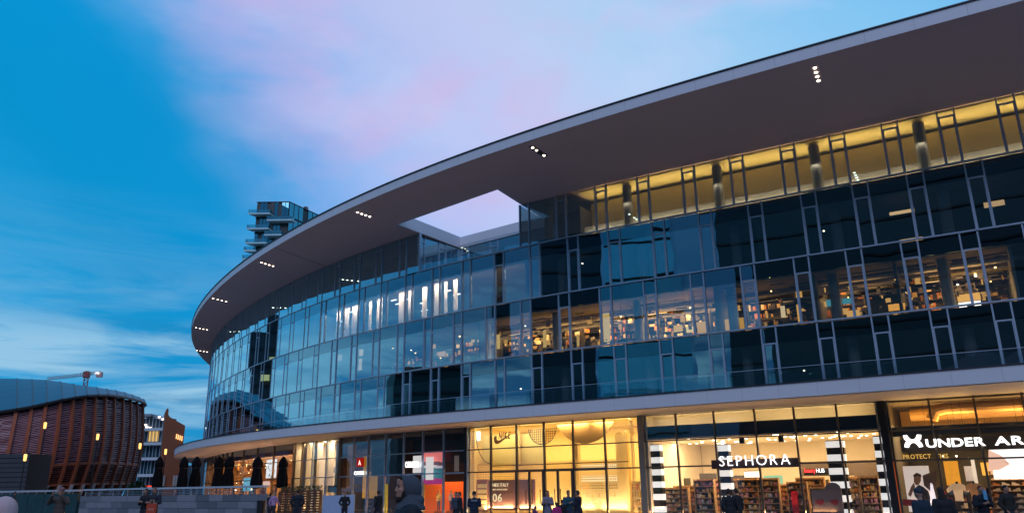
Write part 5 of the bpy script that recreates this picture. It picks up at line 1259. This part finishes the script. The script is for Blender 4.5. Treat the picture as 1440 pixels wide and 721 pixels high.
def limb(mb, P, rs, n=9):
    for i in range(len(P)-1): mb.tube(P[i], P[i+1], rs[i], rs[i+1], n)
    for p, r in zip(P, rs): mb.ell(p, (r, r, r), 9, 6)
    return mb
def person(x, y, h, face, label, top=(.02, .02, .025), legs=(.03, .03, .045), hair=(.03, .02, .015), pose='stand', long_hair=False, hat=None, female=False, vox=.022, group=None, coat=False, build_=1.0):
    """face: direction they look, degrees, 0 = away from the camera (+y), 90 = towards -x (left)"""
    t = thing('person', label, 'person', (x, y, 0), R(face), group); k = h/1.76; bw_ = build_
    V = lambda a, b_, c: Vector((a*k, b_*k, c*k))
    sh = .185*bw_*(.9 if female else 1); st_ = {'walk': .26, 'stand': .04}.get(pose, .03)
    hips = [V(-.09, 0, .92), V(.09, 0, .92)]; feet = [V(-.11, st_, .09), V(.11, -st_, .09)]
    knees = [V(-.105, st_*.6+.03, .5), V(.105, -st_*.35+.03, .5)]
    shl = [V(-sh, 0, 1.43), V(sh, 0, 1.43)]
    if pose == 'phone': el_ = [V(-.25, .02, 1.17), V(.25, .02, 1.17)]; ha = [V(-.06, .26, 1.26), V(.07, .27, 1.24)]
    elif pose == 'raise': el_ = [V(-.30, .12, 1.30), V(.30, .12, 1.30)]; ha = [V(-.11, .28, 1.56), V(.11, .28, 1.56)]
    elif pose == 'pocket': el_ = [V(-.30, -.06, 1.17), V(.30, -.06, 1.17)]; ha = [V(-.20, .09, .98), V(.20, .09, .98)]
    elif pose == 'fold': el_ = [V(-.25, .03, 1.18), V(.25, .03, 1.18)]; ha = [V(.10, .21, 1.20), V(-.10, .22, 1.16)]
    elif pose == 'walk': el_ = [V(-.25, -.12, 1.16), V(.25, .10, 1.16)]; ha = [V(-.24, -.06, .92), V(.24, .26, .98)]
    else: el_ = [V(-.25, -.03, 1.15), V(.25, -.03, 1.15)]; ha = [V(-.25, .05, .88), V(.25, .05, .88)]
    # body: one continuous mesh
    b_ = MB()
    b_.ell(V(0, 0, .98), (.15*k*bw_, .11*k, .14*k), 10, 7); b_.ell(V(0, .0, 1.15), (.135*k*bw_, .10*k, .2*k), 10, 7); b_.ell(V(0, 0, 1.34), (.165*k*bw_, .11*k, .16*k), 10, 7)
    for i in (0, 1):
        limb(b_, [hips[i], knees[i], feet[i]], [.085*k, .058*k, .042*k]); b_.ell(feet[i]+V(0, .07, -.045), (.045*k, .13*k, .042*k), 9, 6)
        limb(b_, [shl[i], el_[i], ha[i]], [.055*k, .042*k, .032*k])
        d = (ha[i]-el_[i]).normalized(); sd_ = d.cross(Vector((0, 1, .3))).normalized()
        b_.ell(ha[i]+d*.05*k, (.038*k, .03*k, .05*k), 8, 6)
        for f_ in range(4): a = ha[i]+d*.07*k+sd_*(f_-1.5)*.019*k; b_.tube(a, a+d*(.065+.012*(f_ in (1, 2)))*k+V(0, .012, -.006), .011*k, .009*k, 5)
        b_.tube(ha[i]+d*.02*k, ha[i]+d*.06*k+sd_*.05*k, .013*k, .01*k, 5)
    b_.tube(V(0, -.01, 1.42), V(0, .02, 1.60), .06*k, .052*k, 9)
    hc = V(0, .03, 1.655); b_.ell(hc, (.074*k, .092*k, .105*k), 12, 9); b_.ell(hc+V(0, .03, -.055), (.052*k, .062*k, .062*k), 10, 7)
    b_.ell(hc+V(0, .098, -.012), (.014*k, .022*k, .026*k), 7, 5); b_.ell(hc+V(0, .088, -.055), (.026*k, .012*k, .01*k), 7, 5)
    for sg in (-1, 1): b_.ell(hc+V(sg*.076, -.005, -.01), (.012*k, .022*k, .032*k), 7, 5)
    put(meld(b_, vox*.8), 'body', SK, t)
    # eyes
    e = MB()
    for sg in (-1, 1): e.ell(hc+V(sg*.030, .083, .014), (.011*k, .008*k, .007*k), 6, 5)
    e.build('eyes', mat('eye_dark', (.02, .015, .012), .3), t)
    # trousers
    q = MB(); q.ell(V(0, 0, .96), (.168*k*bw_, .128*k, .14*k), 10, 7)
    for i in (0, 1): limb(q, [hips[i], knees[i], feet[i]+V(0, 0, .03)], [.103*k, .077*k, .065*k])
    put(meld(q, vox), 'trousers', cloth(legs), t)
    # jacket
    q = MB(); zb = .62 if coat else .93
    q.ell(V(0, 0, 1.04), (.178*k*bw_, .140*k, .15*k), 12, 8); q.ell(V(0, 0, 1.20), (.168*k*bw_, .130*k, .2*k), 12, 8); q.ell(V(0, 0, 1.36), (.198*k*bw_, .135*k, .13*k), 12, 8)
    if coat: q.lathe((0, 0, 0), [(.19*k, zb*k), (.185*k, .8*k), (.165*k, 1.05*k)], 14)
    for i in (0, 1): limb(q, [shl[i], el_[i], el_[i].lerp(ha[i], .85)], [.08*k, .063*k, .05*k])
    q.lathe((0, 0, 0), [(.10*k, 1.42*k), (.075*k, 1.52*k)], 10)
    put(meld(q, vox), 'jacket', cloth(top), t)
    # shoes
    q = MB()
    for i in (0, 1): q.ell(feet[i]+V(0, .07, -.045), (.055*k, .145*k, .045*k), 9, 6); q.box((feet[i]+V(0, .06, -.08))[:], (.10*k, .27*k, .02))
    q.build('shoes', M_BLK, t, smooth=True)
    q = MB()
    if hat:
        q.ell(hc+V(0, -.008, .045), (.088*k, .105*k, .085*k), 12, 8); q.ell(hc+V(0, -.008, .02), (.091*k, .108*k, .03*k), 12, 6)
        put(meld(q, vox*.7), 'hat', cloth(hat), t); q = MB()
        if long_hair: q.ell(hc+V(0, -.07, -.10), (.075*k, .04*k, .13*k), 10, 7); put(meld(q, vox*.7), 'hair', cloth(hair), t)
    else:
        q.ell(hc+V(0, -.018, .03), (.082*k, .094*k, .092*k), 12, 8); q.ell(hc+V(0, -.045, -.01), (.08*k, .07*k, .08*k), 10, 7)
        if long_hair: q.ell(hc+V(0, -.06, -.12), (.085*k, .055*k, .15*k), 10, 7)
        me = meld(q, vox*.7)
        put(me, 'hair', cloth(hair), t)
    return t, k, ha
def person_at(px, pytop, D, face, label, **kw):
    p = at(px, pytop, D); h = min(1.9, max(1.5, p.z)) if not kw.get('child') else p.z; kw.pop('child', None)
    return person(p.x, p.y, h, face, label, **kw)
BK = (.015, .016, .02)
person_at(22, 686, 66, -60, 'person in dark clothes walking at the far left before the slatted kiosk', pose='walk', top=(.03, .04, .05))
a_ = person_at(88, 685, 26, 180, 'person in a grey coat and knitted hat raising a phone before the teal panel wall', top=(.10, .07, .06), hat=(.30, .14, .15), pose='raise')
tk = person_at(206.5, 686.5, 33, 165, 'woman in black standing left of the person with the red shopping bag', pose='phone', female=True, long_hair=True, top=BK)
person_at(218, 684.5, 33, 190, 'person in a dark coat holding the red shopping bag in front', pose='fold', top=(.03, .03, .04), hair=(.18, .09, .05), coat=True, build_=1.08)
p = at(213.5, 707, 32.6); t = thing('shopping_bag', 'red paper shopping bag with pale lettering held before the coat', 'shopping bag', (p.x, 32.62, 1.0))
MB().box((0, 0, .0), (.36, .12, .44)).build('bag_body', mat('bag_red', (.55, .07, .03), .6), t)
q = MB(); 
for y_ in (-.05, .05): q.tube((-.08, y_, .22), (-.06, y_, .36), .008, n=5); q.tube((-.06, y_, .36), (.06, y_, .36), .008, n=5); q.tube((.06, y_, .36), (.08, y_, .22), .008, n=5)
q.build('handle', mat('bag_cord', (.6, .4, .2), .6), t)
lettering('NICE', Matrix(((1, 0, 0, -.11), (0, 0, -1, -.062), (0, 1, 0, -.03), (0, 0, 0, 1))), .22, .07, .004, mat('bag_print', (.8, .5, .4), .6), t, single='lettering', gap=.06)
person_at(386, 690.5, 44, -35, 'woman with long blond hair in a pink top walking beside the wooden planters', top=(.50, .28, .48), hair=(.45, .28, .15), long_hair=True, female=True, pose='walk')
person_at(380.5, 692.5, 45, -35, 'man in dark clothes half hidden behind the woman in the pink top', top=BK, pose='phone')
person_at(419.5, 687.5, 37, 10, 'man in a dark jacket seen from behind before the middle planter', top=(.012, .02, .03), pose='pocket')
person_at(485.5, 691, 42, 200, 'man in a black jacket standing before the pale blue display boards', pose='pocket', top=BK, legs=(.02, .02, .03))
person_at(532.5, 689, 38, 40, 'person with a dark backpack entering under the cafe panels', pose='walk', top=BK, female=True)
person_at(641.5, 692, 34, 150, 'man in a blue-grey jacket half hidden behind the man at the orange window', top=(.06, .07, .10), pose='stand')
person_at(646.5, 692, 32.5, 110, 'man in a black coat standing sideways before the orange window', top=BK, coat=True, hair=(.06, .035, .02))
tp_, kp, _ = person_at(667, 690.5, 30, 5, 'uniformed officer in a navy jacket with pale lettering across the back', top=(.012, .022, .05), pose='fold', hat=(.01, .012, .02), build_=1.12)
Mx = tp_.matrix_basis @ Matrix(((1, 0, 0, -.13*kp), (0, 0, -1, -.142*kp), (0, 1, 0, 1.36*kp), (0, 0, 0, 1)))
mb = lettering('POLIZIA', Matrix(((1, 0, 0, -.13*kp), (0, 0, -1, -.150*kp), (0, 1, 0, 1.36*kp), (0, 0, 0, 1))), .26*kp, .055, .02, mat('reflective_print', (.6, .7, .8), .4), tp_, single='lettering', gap=.05)
person_at(770, 694, 31, 160, 'woman with dark hair in a patterned grey-blue coat at the yellow shop doors', top=(.22, .20, .26), female=True, long_hair=True, coat=True, pose='phone')
person_at(752.5, 711, 30, -60, 'small child in a purple jacket before the yellow shop doors', top=(.12, .03, .16), child=True, vox=.02)
person_at(782.5, 706, 29.5, 10, 'child in a bright pink jacket before the yellow shop doors', top=(.50, .03, .20), child=True, vox=.02)
person_at(790, 702, 29.8, -20, 'boy in a dark jacket between the pink child and the tall men', top=BK, child=True, hair=(.08, .035, .02), vox=.02)
person_at(799, 693.5, 30.5, 200, 'man in a teal jacket with his hand at his face, right of the children', top=(.02, .09, .12), pose='phone', legs=(.04, .06, .12))
person_at(812.5, 691.5, 29, 60, 'tall man in a navy coat seen from the side right of the man in teal', top=(.012, .016, .035), pose='phone', build_=1.1, hair=(.07, .045, .035), coat=True)
person_at(1024, 687.5, 26, -20, 'person in a black coat at the striped shop entrance, left of two', top=BK, coat=True, pose='walk')
person_at(1035, 690, 27.5, 30, 'woman in a black coat at the striped shop entrance, right of two', top=BK, coat=True, female=True)
person_at(1294, 700.5, 15.5, 25, 'person in a dark blue hooded jacket seen from behind before the athlete poster', top=(.012, .03, .05), hat=(.03, .04, .06), build_=1.05)
person_at(1325, 702, 17, -10, 'woman with dark hair seen from behind before the cream t-shirt', top=BK, female=True, long_hair=True)
person_at(1377.5, 683, 21.5, 175, 'man in a black open jacket over a light blue shirt holding something', top=(.014, .014, .018), pose='phone', hair=(.14, .03, .02), build_=1.05)
person_at(1413, 685, 22.5, 200, 'man in dark clothes before the shoe shelves', top=(.02, .018, .015), pose='pocket')
# light blue shirt front of the open jacket
p = at(1377.5, 683, 21.5); p.x += .01; q = MB(); q.prism([Vector((p.x-.04, 21.36, 1.16)), Vector((p.x+.05, 21.36, 1.14)), Vector((p.x+.045, 21.36, 1.36)), Vector((p.x, 21.36, 1.42)), Vector((p.x-.045, 21.36, 1.34))], (0, -.03, 0))
o = q.build('scarf', mat('shirt_blue', (.12, .38, .6), .7)); tag(o, 'light blue shirt front showing in the black open jacket', 'shirt')

# the near hooded man, walking to the left -------------------------------------------
pm = at(574, 667.5, 8.0); HX, HY = pm.x, 8.0
t = thing('person', 'bearded man in a grey hood and dark jacket walking left close to the camera', 'person', (HX, HY, 0), R(108))
sc_ = 1.0
V = lambda a, b_, c: Vector((a, b_, c))
# local: +y is where he faces
q = MB(); hz = 1.615
q.ell(V(0, .0, hz+.03), (.074, .098, .098), 18, 12); q.ell(V(0, .055, hz-.03), (.060, .055, .085), 16, 10)      # skull, face block
q.ell(V(0, .062, hz-.085), (.050, .045, .035), 14, 9); q.ell(V(0, .092, hz-.102), (.022, .018, .018), 10, 7)    # jaw, chin
q.ell(V(0, .094, hz+.037), (.050, .018, .014), 12, 7); q.ell(V(0, .092, hz+.07), (.05, .02, .035), 12, 8)      # brow, forehead
P_ = [V(0, .100, hz+.026), V(0, .110, hz+.004), V(0, .120, hz-.018)]; limb(q, P_, [.010, .012, .013], 8); q.ell(V(0, .108, hz-.024), (.020, .013, .010), 9, 6)
for sg in (-1, 1): q.ell(V(sg*.040, .078, hz-.015), (.022, .022, .022), 9, 7); q.ell(V(sg*.074, .0, hz-.005), (.010, .020, .030), 9, 6)
q.ell(V(0, .110, hz-.054), (.022, .012, .0065), 9, 6); q.ell(V(0, .107, hz-.068), (.020, .012, .007), 9, 6)
limb(q, [V(0, -.03, 1.40), V(0, .0, 1.55)], [.07, .058]); q.ell(V(0, 0, 1.3), (.19, .12, .18), 12, 8); q.ell(V(0, 0, 1.05), (.16, .12, .2), 12, 8)
for sg in (-1, 1):
    limb(q, [V(sg*.2, 0, 1.40), V(sg*.27, -.03, 1.14), V(sg*.22, .14, 1.02)], [.06, .05, .035])
    limb(q, [V(sg*.09, 0, .92), V(sg*.1, sg*.14+.04, .5), V(sg*.1, sg*.26-.04, .1)], [.09, .065, .045]); q.ell(V(sg*.1, sg*.26+.04, .05), (.05, .14, .045), 9, 6)
    hd = V(sg*.22, .14, 1.02); q.ell(hd+V(0, .05, -.01), (.03, .05, .04), 9, 6)
    for f_ in range(4): q.tube(hd+V(-.01*sg, .09, .025-f_*.018), hd+V(-.035*sg, .13-.006*abs(f_-1), .02-f_*.018), .010, .008, 6)
    q.tube(hd+V(-.01*sg, .04, .03), hd+V(-.04*sg, .09, .045), .012, .009, 6)
put(meld(q, .0085, 3), 'body', mat('skin_near', (.50, .25, .17), .5, 0, .12, 30, bump=.15, bscale=200), t)
q = MB()
for sg in (-1, 1): q.ell(V(sg*.032, .0945, hz+.018), (.013, .008, .0065), 10, 7)
q.build('eyes', mat('eye_dark', (.02, .015, .012), .3), t, smooth=True)
q = MB()
for sg in (-1, 1): q.ell(V(sg*.033, .106, hz+.040), (.020, .007, .0045), 9, 6)
q.build('eyebrows', mat('beard_hair', (.022, .013, .010), .9, 0, .4, 60, bump=.5, bscale=120), t, smooth=True)
q = MB(); q.ell(V(0, .064, hz-.096), (.056, .050, .036), 16, 10); q.ell(V(0, .098, hz-.106), (.028, .022, .026), 12, 8)
for sg in (-1, 1): q.ell(V(sg*.052, .040, hz-.055), (.016, .034, .044), 10, 7)
q.ell(V(0, .113, hz-.043), (.026, .009, .007), 10, 6)
put(meld(q, .007, 1), 'beard', MATS['beard_hair'], t)
q = MB(); q.ell(V(0, .055, hz+.098), (.055, .055, .028), 12, 8); q.ell(V(0, .085, hz+.09), (.04, .025, .018), 10, 7); put(meld(q, .008, 1), 'hair', MATS['beard_hair'], t)
# hood: open shell made of lofted rings round the face opening
hm = mat('hood_grey', (.075, .085, .105), .9, 0, .3, 14, bump=.5, bscale=70)
rings = []; n = 26; m_ = 12
for j_ in range(m_):
    v = j_/(m_-1); row_ = []
    tq = max(0, (v-.30)/.70)*math.pi/2*.93
    for i in range(n):
        a = 2*math.pi*i/n; cx_, cz_ = math.cos(a), math.sin(a)
        rr_ = math.cos(tq)**.8
        y = (.050-.10*v/.30 if v < .30 else -.050-.085*math.sin(tq))+(.030*cz_-.010*cz_**2)*(1-v)
        wr = 1+(.022*math.sin(3*a+9*v)+.015*math.sin(7*a-5*v))*(.4+v)
        row_.append(V((.091+.006*math.sin(v*3))*cx_*wr*rr_, y, hz+.012-.012*v+(.117 if cz_ > 0 else .125)*cz_*wr*rr_))
    rings.append(row_)
vs = [p for r_ in rings for p in r_]; fs_ = [(j_*n+i, (j_+1)*n+i, (j_+1)*n+(i+1) % n, j_*n+(i+1) % n) for j_ in range(m_-1) for i in range(n)]+[tuple((m_-1)*n+i for i in range(n))]
me = bpy.data.meshes.new('hood'); me.from_pydata([tuple(v) for v in vs], [], fs_); me.polygons.foreach_set('use_smooth', [True]*len(fs_)); me.materials.append(hm)
o = bpy.data.objects.new('hood', me); COL.objects.link(o); o.parent = t
sl = o.modifiers.new('s', 'SOLIDIFY'); sl.thickness = .010; sl.offset = 1; sb_ = o.modifiers.new('u', 'SUBSURF'); sb_.levels = 2; sb_.render_levels = 2
q = MB(); rr = rings[0]
for i in range(n): q.tube(rr[i], rr[(i+1) % n], .0055, n=8); q.ell(rr[i], (.0056, .0056, .0056), 8, 6)
q.build('hood_hem', hm, o, smooth=True)
q = MB(); q.lathe((0, -.03, 0), [(.155, 1.41), (.14, 1.45), (.115, 1.49), (.096, 1.53), (.088, 1.56)], 20); q.ell(V(0, -.10, 1.50), (.11, .07, .06), 16, 9); put(meld(q, .012, 4), 'hood_collar', hm, t)
q = MB(); jk = mat('jacket_near', (.010, .014, .022), .75, 0, .3, 8, bump=.4, bscale=30)
q.ell(V(0, -.01, 1.33), (.235, .150, .145), 18, 11); q.ell(V(0, -.015, 1.415), (.205, .115, .07), 18, 9); q.ell(V(0, -.01, 1.12), (.21, .155, .25), 16, 10); q.ell(V(0, 0, .95), (.20, .15, .16), 14, 9)
for sg in (-1, 1): limb(q, [V(sg*.215, -.01, 1.385), V(sg*.285, -.04, 1.13), V(sg*.235, .10, 1.03)], [.088, .072, .055], 12)
put(meld(q, .014, 3), 'jacket', jk, t)
q = MB(); q.ell(V(0, 0, .93), (.175, .135, .13), 12, 8)
for sg in (-1, 1): limb(q, [V(sg*.09, 0, .92), V(sg*.1, sg*.14+.04, .5), V(sg*.1, sg*.26-.04, .14)], [.108, .082, .066], 12)
put(meld(q, .016, 2), 'trousers', DEN, t)
q = MB()
for sg in (-1, 1): q.ell(V(sg*.1, sg*.26+.04, .055), (.058, .155, .055), 12, 8)
q.build('shoes', M_BLK, t, smooth=True)
# blond head at the lower left corner, near the camera
pb_ = at(7, 700.5, 4.6)
person(pb_.x, 4.6, pb_.z, 20, 'blond person cut off by the lower left corner, seen from behind', hair=(.75, .50, .48), top=(.25, .2, .2), vox=.014, female=True)

# every shop sign or poster gets its pivot at its own base
for o in list(COL.objects):
    if o.type == 'EMPTY' and o.parent is None and o.get('category') and o.location.length < 1e-6 and o.children:
        P = [c.matrix_basis @ Vector(b_) for c in o.children if c.type == 'MESH' for b_ in c.bound_box]
        if not P: continue
        mn = Vector((sum(p.x for p in P)/len(P), sum(p.y for p in P)/len(P), min(p.z for p in P)))
        o.location = mn
        for c in o.children: c.location = c.location-mn

bpy.data.scenes.remove(TS)
